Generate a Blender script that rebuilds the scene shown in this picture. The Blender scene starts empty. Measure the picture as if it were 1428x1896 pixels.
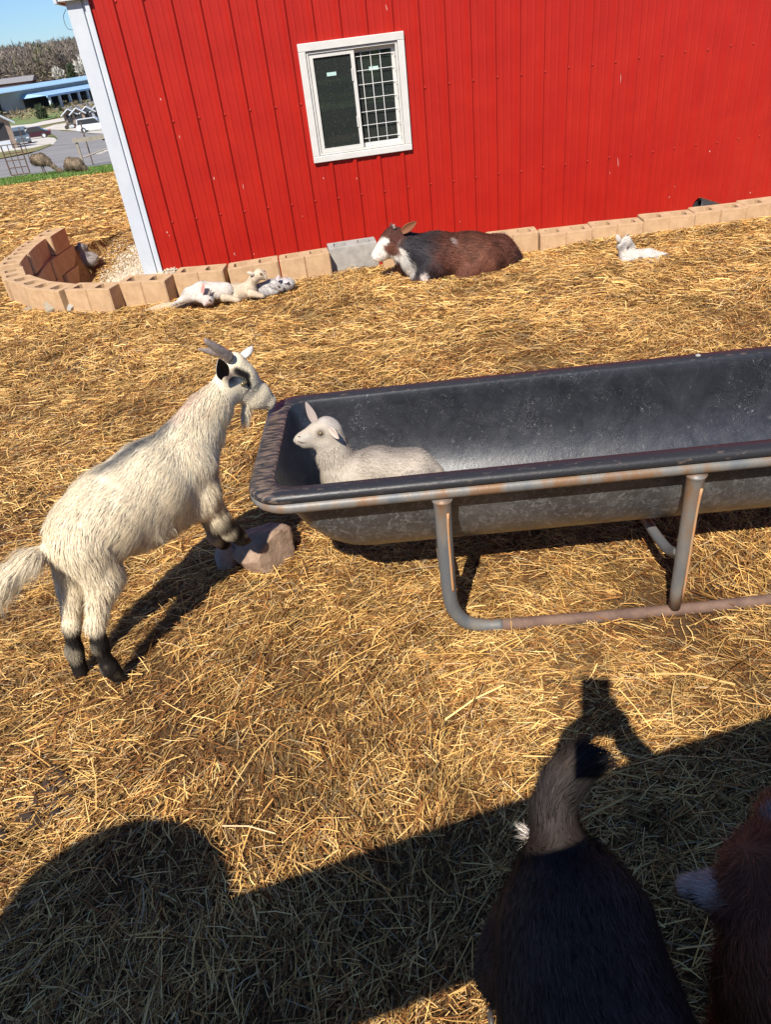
import bpy, math, random
import numpy as np
from mathutils import Vector, Matrix
rnd = random.Random(7); rng = np.random.default_rng(7)
C = bpy.context.scene; COL = C.collection
# ------------------------------------------------------------------ camera, sky, sun, exposure
CAM_H = 1.6; FPX = 1317.0; PITCH = .5954; ROLL = .1255
R0 = np.array([1., 0, 0]); FW = np.array([0, math.cos(PITCH), -math.sin(PITCH)]); U0 = np.array([0, math.sin(PITCH), math.cos(PITCH)])
RC = math.cos(ROLL)*R0 - math.sin(ROLL)*U0; UC = math.sin(ROLL)*R0 + math.cos(ROLL)*U0
cam = bpy.data.cameras.new('camera'); cam.sensor_fit = 'VERTICAL'; cam.sensor_height = 36; cam.lens = FPX/1896*36
cam.clip_start = .003; cam.clip_end = 4000
co = bpy.data.objects.new('camera', cam); COL.objects.link(co); C.camera = co
co.matrix_world = Matrix(((RC[0], UC[0], -FW[0], 0), (RC[1], UC[1], -FW[1], 0), (RC[2], UC[2], -FW[2], CAM_H), (0, 0, 0, 1)))
SUNV = np.array([-.375, -1, 1.176]); SUNV /= np.linalg.norm(SUNV)
w = bpy.data.worlds.new('World'); C.world = w; w.use_nodes = True
sky = w.node_tree.nodes.new('ShaderNodeTexSky'); sky.sky_type = 'NISHITA'; sky.sun_disc = False
sky.sun_elevation = math.asin(SUNV[2]); sky.sun_rotation = math.atan2(SUNV[0], SUNV[1]); sky.air_density = 1.0; sky.dust_density = .15; sky.ozone_density = 1.6; sky.altitude = 300
bg = w.node_tree.nodes['Background']; bg.inputs[1].default_value = .070
tn_ = w.node_tree.nodes.new('ShaderNodeMix'); tn_.data_type = 'RGBA'; tn_.blend_type = 'MULTIPLY'; tn_.inputs[0].default_value = 1; tn_.inputs[7].default_value = (.66, .91, 1.30, 1)
w.node_tree.links.new(sky.outputs[0], tn_.inputs[6]); w.node_tree.links.new(tn_.outputs[2], bg.inputs[0])
sl = bpy.data.lights.new('sun', 'SUN'); sl.energy = 5.0; sl.angle = math.radians(.5); sl.color = (1, .935, .835)
so = bpy.data.objects.new('sun', sl); COL.objects.link(so)
so.rotation_euler = Vector(-SUNV).to_track_quat('-Z', 'Y').to_euler(); so.location = (-3, -9, 12)
C.view_settings.view_transform = 'Standard'; C.view_settings.look = 'None'; C.view_settings.exposure = .5; C.view_settings.gamma = 1
C.cycles.max_bounces = 6; C.cycles.use_denoising = True

# ------------------------------------------------------------------ measuring helpers
def ray(x, y): return FW + RC*(x-714)/FPX - UC*(y-948)/FPX
def G(x, y, z=0.):
    d = ray(x, y); t = (z-CAM_H)/d[2]; return np.array([0, 0, CAM_H]) + d*t
def atY(x, y, Y):
    d = ray(x, y); return np.array([0, 0, CAM_H]) + d*Y/d[1]
def SG(P0, phi):
    n = np.array([math.sin(phi), -math.cos(phi), 0.])
    def f(x, y, off=0.):
        P = np.array([P0[0], P0[1], 0]) + n*off; d = ray(x, y); o = np.array([0, 0, CAM_H])
        return o + d*(((P-o) @ n)/(d @ n))
    return f, n
def RP(px, P): return px*float((np.asarray(P)-[0, 0, CAM_H]) @ FW)/FPX
def proj(P):
    v = P-np.array([0, 0, CAM_H]); d = v @ FW; return 714+FPX*(v @ RC)/d, 948-FPX*(v @ UC)/d, d

# ------------------------------------------------------------------ terrain height
WT = .1011; RIB0 = np.array([-1.6623, 7.2452]); WD = np.array([math.cos(WT), math.sin(WT)]); WN = np.array([WD[1], -WD[0]])  # wall direction, outward normal
def WP(s, z, out=0.):
    p = RIB0 + WD*s + WN*out; return np.array([p[0], p[1], z])
PIT = np.array([(5.2, 5.75), (3.2, 5.83), (1.3, 5.80), (.0, 5.98), (-.4, 5.83), (-.8, 5.78), (-1.22, 5.78), (-1.62, 5.70), (-2.02, 5.68), (-2.38, 5.86), (-2.68, 6.14), (-2.92, 6.49), (-3.09, 6.97), (-3.19, 7.40), (-3.22, 7.75), (-3.02, 8.28)])
PROF_Y = np.array([-3000, 7, 9, 11, 21, 33, 38, 60, 90, 135, 180, 260, 330, 600, 900, 1500, 3000.])
PROF_Z = np.array([0, 0, -.10, -.2, -.85, -2.05, -2.45, -3.6, -4.95, -7.1, -6.5, -6.5, -3.4, .5, 9, 10, 10.])
def vnoise(x, y, s=1., seed=0):
    a = np.sin(x*s*1.7+seed)+np.sin(y*s*2.1+seed*1.3+.5)+np.sin((x+y)*s*1.3+seed*2.1)+np.sin((x-y)*s*2.9+seed*.7)+np.sin(x*s*4.3+y*s*1.1+seed*3)*.6+np.sin(y*s*5.1-x*s*2.3+seed)*.6
    return a/5.2
def inpit(x, y):
    P = np.vstack([PIT, [(-2.6, 9.6), (-2.6, 14), (5.2, 14)]]); ins = np.zeros(x.shape, bool); dist = np.full(x.shape, 1e9); n = len(P)
    for i in range(n):
        a = P[i]; b = P[(i+1) % n]
        c = ((a[1] > y) != (b[1] > y))
        with np.errstate(divide='ignore', invalid='ignore'): xi = (b[0]-a[0])*(y-a[1])/(b[1]-a[1])+a[0]
        ins ^= c & (x < xi)
        if i < len(PIT)-1:
            ab = b-a; t = np.clip(((x-a[0])*ab[0]+(y-a[1])*ab[1])/(ab @ ab), 0, 1)
            dist = np.minimum(dist, np.hypot(x-a[0]-t*ab[0], y-a[1]-t*ab[1]))
    return ins, dist
def hgt(x, y):
    x = np.asarray(x, float); y = np.asarray(y, float)
    z = np.interp(np.where(x < 8, y, y), PROF_Y, PROF_Z)
    ins, d = inpit(x, y)
    t = np.clip((np.where(ins, d, -d)-.015)/.06, 0, 1)
    low = -.42+.24*np.clip((y-6.3)/1.3, 0, 1)*np.clip((x+2.75)/.7, 0, 1)+.12*np.clip((x+2.6)/.8, 0, 1)*(y < 7.6)*(x > -2.7)-.5*np.clip((x+1.75)/.5, 0, 1)*(y < 8.6)
    low = np.where((y > 8.2) & (x < -1.7), low*(1-np.clip((y-8.2)/.8, 0, 1))-.15*np.clip((y-8.2)/.8, 0, 1), low); fade = np.clip((12-y)/4, 0, 1)
    z = z*(1-t*fade)+low*t*fade
    near = np.clip((6.5-np.hypot(x, np.maximum(y-1, 0)))/2, 0, 1)
    z = z+near*(1-t)*.012*vnoise(x, y, 2.2, 3)+ (1-t)*.055*np.exp(-((y-5.58)/.12)**2)*np.clip((x-1.45)/.3, 0, 1)
    return z
def hz(x, y): return float(hgt(np.array([x]), np.array([y]))[0])
def drop(px, py, lo=6., hi=1400.):                      # where a line of sight meets the terrain
    d = ray(px, py); Y = np.geomspace(lo, hi, 4000); P = np.array([0, 0, CAM_H])+d[None, :]*(Y/d[1])[:, None]
    below = P[:, 2] < hgt(P[:, 0], P[:, 1]); i = int(np.argmax(below)); p = P[i] if below.any() else P[-1]
    return np.array([p[0], p[1], hz(p[0], p[1])])

# ------------------------------------------------------------------ materials
def newmat(name):
    m = bpy.data.materials.new(name); m.use_nodes = True; nt = m.node_tree; return m, nt, nt.nodes['Principled BSDF']
def mat(name, col, rough=.6, col2=None, scale=8., detail=6., bump=0., bscale=None, metal=0., spec=.4, lo=.35, hi=.65, stretch=None, attr=None):
    m, nt, b = newmat(name); N = nt.nodes; L = nt.links
    b.inputs['Roughness'].default_value = rough; b.inputs['Metallic'].default_value = metal; b.inputs['Specular IOR Level'].default_value = spec
    b.inputs['Base Color'].default_value = (*col, 1)
    tc = N.new('ShaderNodeTexCoord'); mp = N.new('ShaderNodeMapping'); L.new(tc.outputs['Object'], mp.inputs[0])
    if stretch: mp.inputs['Scale'].default_value = stretch
    if col2 is not None:
        no = N.new('ShaderNodeTexNoise'); no.inputs['Scale'].default_value = scale; no.inputs['Detail'].default_value = detail; no.inputs['Roughness'].default_value = .65
        L.new(mp.outputs[0], no.inputs[0]); cr = N.new('ShaderNodeValToRGB'); L.new(no.outputs[0], cr.inputs[0])
        cr.color_ramp.elements[0].position = lo; cr.color_ramp.elements[1].position = hi
        cr.color_ramp.elements[0].color = (*col, 1); cr.color_ramp.elements[1].color = (*col2, 1); L.new(cr.outputs[0], b.inputs['Base Color'])
    if bump:
        n2 = N.new('ShaderNodeTexNoise'); n2.inputs['Scale'].default_value = bscale or scale*3; n2.inputs['Detail'].default_value = 8; L.new(mp.outputs[0], n2.inputs[0])
        bp = N.new('ShaderNodeBump'); bp.inputs['Strength'].default_value = 1; bp.inputs['Distance'].default_value = bump; L.new(n2.outputs[0], bp.inputs['Height']); L.new(bp.outputs[0], b.inputs['Normal'])
    return m
def colmat(name, rough=.6, spec=.3, nscale=0, namt=.3, bump=0., bscale=60):
    m, nt, b = newmat(name); N = nt.nodes; L = nt.links
    b.inputs['Roughness'].default_value = rough; b.inputs['Specular IOR Level'].default_value = spec
    a = N.new('ShaderNodeAttribute'); a.attribute_name = 'Col'; out = a.outputs['Color']
    tc = N.new('ShaderNodeTexCoord')
    if nscale:
        no = N.new('ShaderNodeTexNoise'); no.inputs['Scale'].default_value = nscale; no.inputs['Detail'].default_value = 8; no.inputs['Roughness'].default_value = .7; L.new(tc.outputs['Object'], no.inputs[0])
        mr = N.new('ShaderNodeMapRange'); L.new(no.outputs[0], mr.inputs[0]); mr.inputs[1].default_value = .3; mr.inputs[2].default_value = .7; mr.inputs[3].default_value = 1-namt; mr.inputs[4].default_value = 1+namt
        mx = N.new('ShaderNodeMix'); mx.data_type = 'RGBA'; mx.blend_type = 'MULTIPLY'; mx.inputs[0].default_value = 1
        L.new(out, mx.inputs[6]); L.new(mr.outputs[0], mx.inputs[7]); out = mx.outputs[2]
    L.new(out, b.inputs['Base Color'])
    if bump:
        n2 = N.new('ShaderNodeTexNoise'); n2.inputs['Scale'].default_value = bscale; n2.inputs['Detail'].default_value = 6; L.new(tc.outputs['Object'], n2.inputs[0])
        bp = N.new('ShaderNodeBump'); bp.inputs['Distance'].default_value = bump; L.new(n2.outputs[0], bp.inputs['Height']); L.new(bp.outputs[0], b.inputs['Normal'])
    return m

# ------------------------------------------------------------------ mesh helpers
def tag(o, label=None, cat=None, group=None, kind=None):
    if label: o['label'] = label
    if cat: o['category'] = cat
    if group: o['group'] = group
    if kind: o['kind'] = kind
    return o
def thing(name, label, cat, loc=(0, 0, 0), group=None, rz=0):
    o = bpy.data.objects.new(name, None); COL.objects.link(o); o.location = loc; o.rotation_euler = (0, 0, rz); o.empty_display_size = .1
    return tag(o, label, cat, group)
def obj(name, V, F, m, parent=None, org=(0, 0, 0), smooth=False, cols=None, label=None, world=True):
    """V in world metres; org (the parent's location) is subtracted."""
    V = np.asarray(V, float)-np.asarray(org, float)
    me = bpy.data.meshes.new(name)
    if isinstance(F, tuple):                            # (flat loop verts, loop totals)
        lv, lt = F; me.vertices.add(len(V)); me.vertices.foreach_set('co', V.astype(np.float32).ravel())
        me.loops.add(len(lv)); me.loops.foreach_set('vertex_index', lv.astype(np.int32)); me.polygons.add(len(lt))
        ls = np.concatenate([[0], np.cumsum(lt)[:-1]]); me.polygons.foreach_set('loop_start', ls.astype(np.int32)); me.update(calc_edges=True); me.validate()
    else: me.from_pydata([tuple(v) for v in V], [], F)
    if cols is not None:
        a = me.color_attributes.new('Col', 'FLOAT_COLOR', 'POINT'); cc = np.ones((len(V), 4), np.float32); cc[:, :3] = np.clip(cols, 0, 1); a.data.foreach_set('color', cc.ravel())
    if smooth: me.polygons.foreach_set('use_smooth', np.ones(len(me.polygons), bool))
    for mm in (m if isinstance(m, (list, tuple)) else [m]): me.materials.append(mm)
    me.update(); o = bpy.data.objects.new(name, me); COL.objects.link(o)
    if parent: o.parent = parent
    if parent is None and any(abs(c) > 1e-9 for c in org): o.location = org
    if label: o['label'] = label
    return o
class MB:
    def __init__(s): s.V = []; s.F = []; s.n = 0
    def add(s, V, F):
        V = np.asarray(V, float); s.V.append(V); s.F += [tuple(i+s.n for i in f) for f in F]; s.n += len(V); return s
    def box(s, c, d, ax=None, rz=0., bev=0.):
        """box centre c, size d; ax = 3 axis vectors"""
        if ax is None: ax = np.array([[math.cos(rz), math.sin(rz), 0], [-math.sin(rz), math.cos(rz), 0], [0, 0, 1]])
        h = np.array(d)/2.
        if bev <= 0:
            q = np.array([[x, y, z] for x in (-1, 1) for y in (-1, 1) for z in (-1, 1)])*h
            F = [(0, 1, 3, 2), (4, 6, 7, 5), (0, 4, 5, 1), (2, 3, 7, 6), (0, 2, 6, 4), (1, 5, 7, 3)]
            return s.add(np.array(c)+q @ np.array(ax), F)
        q = []; idx = {}
        for x in (-1, 1):
            for y in (-1, 1):
                for z in (-1, 1):
                    for a in range(3):
                        v = h.copy()-bev; v[a] = h[a]; idx[(x, y, z, a)] = len(q); q.append(v*[x, y, z])
        F = []
        for a in range(3):
            b, c2 = [(1, 2), (2, 0), (0, 1)][a]
            for sg in (-1, 1):
                def k(u, v, aa=a):
                    t = [0, 0, 0]; t[a] = sg; t[b] = u; t[c2] = v; return idx[(*t, aa)]
                f = [k(-1, -1), k(1, -1), k(1, 1), k(-1, 1)]; F.append(f if sg > 0 else f[::-1])
        for a in range(3):
            b, c2 = [(1, 2), (2, 0), (0, 1)][a]
            for u in (-1, 1):
                for v in (-1, 1):
                    def k(w_, aa):
                        t = [0, 0, 0]; t[a] = w_; t[b] = u; t[c2] = v; return idx[(*t, aa)]
                    F.append([k(-1, b), k(1, b), k(1, c2), k(-1, c2)])
        for x in (-1, 1):
            for y in (-1, 1):
                for z in (-1, 1): F.append([idx[(x, y, z, 0)], idx[(x, y, z, 1)], idx[(x, y, z, 2)]])
        return s.add(np.array(c)+np.array(q) @ np.array(ax), F)
    def tube(s, P, R, seg=10, cap=True, smoothn=0):
        P = np.array(P, float); R = np.full(len(P), R, float) if np.isscalar(R) else np.array(R, float)
        if smoothn: P, R = catmull(P, R, smoothn)
        T = np.gradient(P, axis=0); T /= np.linalg.norm(T, axis=1)[:, None]+1e-12
        u = np.cross(T[0], [0, 0, 1.]); u = u if np.linalg.norm(u) > .1 else np.cross(T[0], [1., 0, 0]); u /= np.linalg.norm(u)
        V = []; a = np.arange(seg)*2*math.pi/seg
        for i in range(len(P)):
            u = u-T[i]*(u @ T[i]); u /= np.linalg.norm(u); v = np.cross(T[i], u)
            V.append(P[i]+R[i]*(np.cos(a)[:, None]*u+np.sin(a)[:, None]*v))
        V = np.vstack(V); F = []
        for i in range(len(P)-1):
            for j in range(seg): F.append((i*seg+j, i*seg+(j+1) % seg, (i+1)*seg+(j+1) % seg, (i+1)*seg+j))
        if cap: F.append(tuple(range(seg))[::-1]); F.append(tuple(range((len(P)-1)*seg, len(P)*seg)))
        return s.add(V, F)
    def ball(s, c, r, seg=12, rings=8, ax=None):
        r = np.array([r]*3 if np.isscalar(r) else r); V = [(0, 0, 1)]; F = []
        for i in range(1, rings):
            p = math.pi*i/rings
            for j in range(seg): t = 2*math.pi*j/seg; V.append((math.sin(p)*math.cos(t), math.sin(p)*math.sin(t), math.cos(p)))
        V.append((0, 0, -1)); n = len(V)-1
        for j in range(seg):
            F.append((0, 1+j, 1+(j+1) % seg)); F.append((n, n-seg+(j+1) % seg, n-seg+j))
        for i in range(rings-2):
            for j in range(seg): a = 1+i*seg; F.append((a+j, a+seg+j, a+seg+(j+1) % seg, a+(j+1) % seg))
        V = np.array(V)*r
        if ax is not None: V = V @ np.array(ax)
        return s.add(np.array(c)+V, F)
    def quad(s, pts): return s.add(pts, [tuple(range(len(pts)))])
    def build(s, name, m, parent=None, org=(0, 0, 0), smooth=False, label=None, col=None):
        V = np.vstack(s.V); return obj(name, V, s.F, m, parent, org, smooth, None if col is None else np.tile(col, (len(V), 1)), label)
def catmull(P, R, n):
    P = np.vstack([2*P[0]-P[1], P, 2*P[-1]-P[-2]]); R = np.concatenate([[R[0]], R, [R[-1]]]); oP = []; oR = []
    for i in range(1, len(P)-2):
        for k in range(n):
            t = k/n; a, b, c, d = P[i-1], P[i], P[i+1], P[i+2]
            oP.append(.5*((2*b)+(c-a)*t+(2*a-5*b+4*c-d)*t*t+(-a+3*b-3*c+d)*t**3)); oR.append(R[i]*(1-t)+R[i+1]*t)
    oP.append(P[-2]); oR.append(R[-2]); return np.array(oP), np.array(oR)
def fix_normals(o):
    import bmesh
    bm = bmesh.new(); bm.from_mesh(o.data); bmesh.ops.recalc_face_normals(bm, faces=bm.faces); bm.to_mesh(o.data); bm.free(); return o

# ------------------------------------------------------------------ body sculptor: smooth-blended tapering limbs -> one continuous skin
def smin(a, b, k):
    h = np.clip(.5+.5*(b-a)/k, 0, 1); return b*(1-h)+a*h-k*h*(1-h)
def cone_d(p, pr):
    A, ra, B, rb, s, n = pr; ba = B-A; q = p-A
    if s != 1.: q = q+n*((q @ n)*(1/s-1))[..., None]; ba = ba+n*((ba @ n)*(1/s-1))
    t = np.clip((q @ ba)/(ba @ ba+1e-12), 0, 1)
    return np.linalg.norm(q-t[..., None]*ba, axis=-1)-(ra*(1-t)+rb*t)
def sculpt(prims, vox, k, lump=0.):
    pad = .03+3*vox; mn = np.full(3, 1e9); mx = -mn
    for A, ra, B, rb, s, n in prims:
        for P, r in ((A, ra), (B, rb)): e = r*max(1, s)+pad; mn = np.minimum(mn, P-e); mx = np.maximum(mx, P+e)
    N = np.ceil((mx-mn)/vox).astype(int)+1; Fd = np.full(N, .5, np.float32)
    for pr in prims:
        A, ra, B, rb, s, n = pr; e = max(ra, rb)*max(1, s)+k*1.3+3*vox
        lo = np.maximum(((np.minimum(A, B)-e-mn)/vox).astype(int), 0); hi = np.minimum(((np.maximum(A, B)+e-mn)/vox).astype(int)+2, N)
        g = np.stack(np.meshgrid(*[mn[i]+vox*np.arange(lo[i], hi[i]) for i in range(3)], indexing='ij'), -1)
        d = cone_d(g, pr); sl_ = tuple(slice(lo[i], hi[i]) for i in range(3)); Fd[sl_] = smin(Fd[sl_], d, min(k, max(.3*k, 1.2*min(ra, rb))))
    # surface nets
    neg = Fd < 0; n0, n1, n2 = N-1
    acc = np.zeros((n0, n1, n2, 3), np.float32); cnt = np.zeros((n0, n1, n2), np.float32)
    cor = [(i, j, l) for i in (0, 1) for j in (0, 1) for l in (0, 1)]
    def sub(A_, c): return A_[c[0]:c[0]+n0, c[1]:c[1]+n1, c[2]:c[2]+n2]
    for a in range(8):
        for b in range(a+1, 8):
            ca, cb = cor[a], cor[b]
            if sum(abs(x-y) for x, y in zip(ca, cb)) != 1: continue
            fa, fb = sub(Fd, ca), sub(Fd, cb); cr = (fa < 0) != (fb < 0)
            t = np.where(cr, fa/(fa-fb+1e-12), 0)
            for ax in range(3): acc[..., ax] += np.where(cr, ca[ax]+(cb[ax]-ca[ax])*t, 0)
            cnt += cr
    act = cnt > 0; idx = np.full(act.shape, -1); idx[act] = np.arange(act.sum())
    ii = np.argwhere(act); V = mn+vox*(ii+acc[act]/cnt[act][:, None]); Q = []
    for ax in range(3):
        o1, o2 = [(1, 2), (2, 0), (0, 1)][ax]
        sA = [slice(1, -1)]*3; sA[ax] = slice(0, -1); sB = [slice(1, -1)]*3; sB[ax] = slice(1, None)
        a = neg[tuple(sA)]; b = neg[tuple(sB)]; e = np.argwhere(a != b); fl = a[a != b]
        base = e.copy(); base[:, o1] += 1; base[:, o2] += 1
        def id_(d1, d2): t = base.copy(); t[:, o1] -= d1; t[:, o2] -= d2; return idx[t[:, 0], t[:, 1], t[:, 2]]
        q = np.stack([id_(1, 1), id_(0, 1), id_(0, 0), id_(1, 0)], 1); q[~fl] = q[~fl][:, ::-1]; Q.append(q)
    Q = np.vstack(Q); Q = Q[(Q >= 0).all(1)]
    # normals from field gradient
    gr = np.stack(np.gradient(Fd), -1); vi = np.clip(np.round((V-mn)/vox).astype(int), 0, N-1); Nn = gr[vi[:, 0], vi[:, 1], vi[:, 2]]; Nn /= np.linalg.norm(Nn, axis=1)[:, None]+1e-9
    return V, Q, Nn
def n3(P, s, seed=0):
    x, y, z = P[:, 0]*s, P[:, 1]*s, P[:, 2]*s
    return (np.sin(x*1.7+y*.9+seed)+np.sin(y*2.3-z*1.1+seed*2)+np.sin(z*1.9+x*.7+seed*3)+np.sin(x*3.1-z*2.7+seed)+np.sin(y*4.1+x*2.2+z+seed))/5
def paint(P, base, patches, nz=22, seed=1):
    c = np.tile(np.array(base, float), (len(P), 1)); nn = n3(P, nz, seed)
    for ctr, r, col, soft in patches:
        d = seg_d(P, ctr)/r+.28*nn; a = np.clip((1-d)/soft+.5, 0, 1)[:, None]; c = c*(1-a)+np.array(col)*a
    return c
def seg_d(P, ctr):
    if isinstance(ctr, list):                             # capsule between two points
        A, B = np.array(ctr[0]), np.array(ctr[1]); t = np.clip(((P-A) @ (B-A))/((B-A) @ (B-A)+1e-9), 0, 1); return np.linalg.norm(P-A-t[:, None]*(B-A), axis=1)
    return np.linalg.norm(P-np.array(ctr), axis=1)
def fur(V, Q, Nn, prims, colf, count, length, width, lift=.35, jit=.25, lenf=None, droop=.15, var=.12, seed=3):
    r = np.random.default_rng(seed)
    a = V[Q]; ar = np.linalg.norm(np.cross(a[:, 2]-a[:, 0], a[:, 3]-a[:, 1]), axis=1); f = r.choice(len(Q), count, p=ar/ar.sum())
    u, v = r.random((2, count, 1)); q = a[f]; P = (q[:, 0]*(1-u)+q[:, 1]*u)*(1-v)+(q[:, 3]*(1-u)+q[:, 2]*u)*v
    N = Nn[Q[f, 0]]; N /= np.linalg.norm(N, axis=1)[:, None]+1e-9
    W = np.zeros((count, 1)); fl = np.zeros((count, 3))
    for pr in prims:
        d = cone_d(P, pr); wt = np.exp(-np.maximum(d, 0)/.012)[:, None]; dr = pr[2]-pr[0]; dr = dr/(np.linalg.norm(dr)+1e-9); fl += wt*dr; W += wt
    fl /= W+1e-9; fl[:, 2] -= droop; fl -= N*(fl*N).sum(1)[:, None]; fl /= np.linalg.norm(fl, axis=1)[:, None]+1e-6
    clump = np.stack([n3(P, 30, s) for s in (1, 5, 9)], 1)*.35
    D = fl+N*lift+clump+r.normal(0, jit, (count, 3)); D /= np.linalg.norm(D, axis=1)[:, None]
    L = length*r.uniform(.55, 1.25, (count, 1))
    if lenf is not None: L = L*lenf(P)[:, None]
    S = np.cross(D, N); S /= np.linalg.norm(S, axis=1)[:, None]+1e-9; wd = width*r.uniform(.7, 1.3, (count, 1))
    p0 = P-N*.001; p1 = P+D*L*.55; tip = P+D*L+fl*L*.25-N*L*.12+np.array([0, 0, -1])*L*droop
    VV = np.stack([p0-S*wd/2, p0+S*wd/2, p1+S*wd*.4, p1-S*wd*.4, tip], 1).reshape(-1, 3)
    b = np.arange(count)[:, None]*5; lv = np.concatenate([b+[0, 1, 2, 3], b+[3, 2, 4]], 1)
    lt = np.tile([4, 3], count); c = colf(P)*(1+r.normal(0, var, (count, 1))); c = np.repeat(c, 5, 0)
    return VV, lv.ravel(), lt, c
FUR = colmat('animal coat', .65, .12)
def coat(name, parent, org, prims, vox, k, colf, count=0, length=.02, width=.0012, **kw):
    prims = [(np.array(A, float), float(ra), np.array(B, float), float(rb), float(s), np.array(n, float)) for A, ra, B, rb, s, n in prims]
    V, Q, Nn = sculpt(prims, vox, k); cols = colf(V)*.97; lv = Q.ravel(); lt = np.full(len(Q), 4)
    if count:
        FV, fl, ft, fc = fur(V, Q, Nn, prims, colf, count, length, width, **kw)
        lv = np.concatenate([lv, fl+len(V)]); lt = np.concatenate([lt, ft]); V = np.vstack([V, FV]); cols = np.vstack([cols, fc])
    return obj(name, V, (lv, lt), FUR, parent, org, True, cols)
def ear(name, parent, org, base, tip, side, wid, cup=.35, cin=(.5, .3, .25), cout=(.7, .65, .6), label=None):
    base, tip, side = (np.array(v, float) for v in (base, tip, side)); ax = tip-base; L = np.linalg.norm(ax); ax /= L
    side = side-ax*(side @ ax); side /= np.linalg.norm(side); nn = np.cross(ax, side); V = []; nu, nv = 9, 7
    for lay in (0, 1):
        for i in range(nu):
            t = i/(nu-1); wv = wid*(math.sin(math.pi*min(1, (t*.88+.10)))**.7)*(1-.35*t)*.5 if i < nu-1 else .0008
            for j in range(nv):
                s_ = (j/(nv-1)*2-1); V.append(base+ax*L*t+side*wv*s_+nn*(cup*wv*(s_*s_-1)+lay*.0035*(1 if 0 < i < nu-1 else .5)))
    F = []; M = nu*nv
    for i in range(nu-1):
        for j in range(nv-1):
            a = i*nv+j; F.append((a, a+1, a+nv+1, a+nv)); F.append((M+a, M+a+nv, M+a+nv+1, M+a+1))
        F.append((i*nv, (i+1)*nv, M+(i+1)*nv, M+i*nv)); F.append((i*nv+nv-1, M+i*nv+nv-1, M+(i+1)*nv+nv-1, (i+1)*nv+nv-1))
    cols = np.vstack([np.tile(cout, (M, 1)), np.tile(cin, (M, 1))])
    return obj(name, V, F, FUR, parent, org, True, cols, label)
HORN = mat('horn keratin', (.20, .155, .135), .6, (.34, .28, .25), 60, 4, .0012, 150, stretch=(1, 1, 3))
def horn(parent, org, P, R, name='horn'):
    P, R = catmull(np.array(P, float), np.array(R, float), 8); R = R*(1+.03*np.sin(np.arange(len(R))*2.2))
    return MB().tube(P, R, 12).build(name, HORN, parent, org, True)
EYE_M = mat('eye amber', (.13, .095, .04), .12, spec=.6); DARK = mat('dark keratin', (.03, .025, .022), .5, (.07, .055, .045), 40)
def eye(parent, org, P, n, r, ax=(1, 0, 0)):
    n = np.array(n, float); n /= np.linalg.norm(n); a = np.array(ax, float); a -= n*(a @ n); a /= np.linalg.norm(a); u = np.cross(n, a)
    e = MB().ball(P, (r*1.15, r*.8, r*.75), ax=[a, u, n]).build('eye', EYE_M, parent, org, True)
    MB().ball(np.array(P)+n*r*.62, (r*.55, r*.22, r*.25), ax=[a, u, n]).build('pupil', DARK, e, org, True)
    return e
def snap(prims, P, n, deep=0.):
    '''point on the skin below P, coming in along -n'''
    pr = [(np.array(A, float), ra, np.array(B, float), rb, s_, np.array(nn, float)) for A, ra, B, rb, s_, nn in prims]; t = np.linspace(.16, -.12, 1400); Q = np.array(P)[None]+t[:, None]*np.array(n)[None]
    d = np.min([cone_d(Q, q) for q in pr], axis=0); i = int(np.argmax(d < .006)) if (d < .006).any() else int(np.argmin(d)); return Q[i]-np.array(n)*deep
def hoof(parent, org, P, d, r):
    d = np.array([d[0], d[1], 0.]); d /= np.linalg.norm(d); s = np.array([-d[1], d[0], 0]); m = MB()
    for q in (-1, 1):
        c = np.array(P)+s*q*r*.48; V = []
        for zz, sc, f in ((0, 1, .25), (r*1.1, .72, 0)):
            for a in range(10):
                t = 2*math.pi*a/10; V.append(c+d*(math.cos(t)*r*1.15*sc+f*r*.6)+s*math.sin(t)*r*.45*sc+np.array([0, 0, zz]))
        m.add(V, [tuple((i, (i+1) % 10, 10+(i+1) % 10, 10+i)) for i in range(10)]+[tuple(range(9, -1, -1)), tuple(range(10, 20))])
    return m.build('hoof', DARK, parent, org, True)

# ================================================================== GROUND
def groundmat():
    m, nt, b = newmat('trodden ground'); N = nt.nodes; L = nt.links
    b.inputs['Roughness'].default_value = .9; b.inputs['Specular IOR Level'].default_value = .15
    a = N.new('ShaderNodeAttribute'); a.attribute_name = 'Col'; tc = N.new('ShaderNodeTexCoord')
    def noise(s, d=8, r=.7):
        n = N.new('ShaderNodeTexNoise'); n.inputs['Scale'].default_value = s; n.inputs['Detail'].default_value = d; n.inputs['Roughness'].default_value = r; L.new(tc.outputs['Object'], n.inputs[0]); return n.outputs[0]
    n1 = noise(7); n2 = noise(90, 4)
    ad = N.new('ShaderNodeMath'); ad.operation = 'ADD'; L.new(n1, ad.inputs[0]); L.new(n2, ad.inputs[1])
    mr = N.new('ShaderNodeMapRange'); L.new(ad.outputs[0], mr.inputs[0]); mr.inputs[1].default_value = .7; mr.inputs[2].default_value = 1.35; mr.inputs[3].default_value = .45; mr.inputs[4].default_value = 1.6
    mx = N.new('ShaderNodeMix'); mx.data_type = 'RGBA'; mx.blend_type = 'MULTIPLY'; mx.inputs[0].default_value = 1; L.new(a.outputs['Color'], mx.inputs[6]); L.new(mr.outputs[0], mx.inputs[7]); L.new(mx.outputs[2], b.inputs['Base Color'])
    bp = N.new('ShaderNodeBump'); bp.inputs['Distance'].default_value = .012; L.new(ad.outputs[0], bp.inputs['Height']); L.new(bp.outputs[0], b.inputs['Normal'])
    return m
def axis(*segs):
    o = []
    for a, b, st in segs: o += list(np.arange(a, b, st))
    return np.array(o+[segs[-1][1]])
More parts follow.
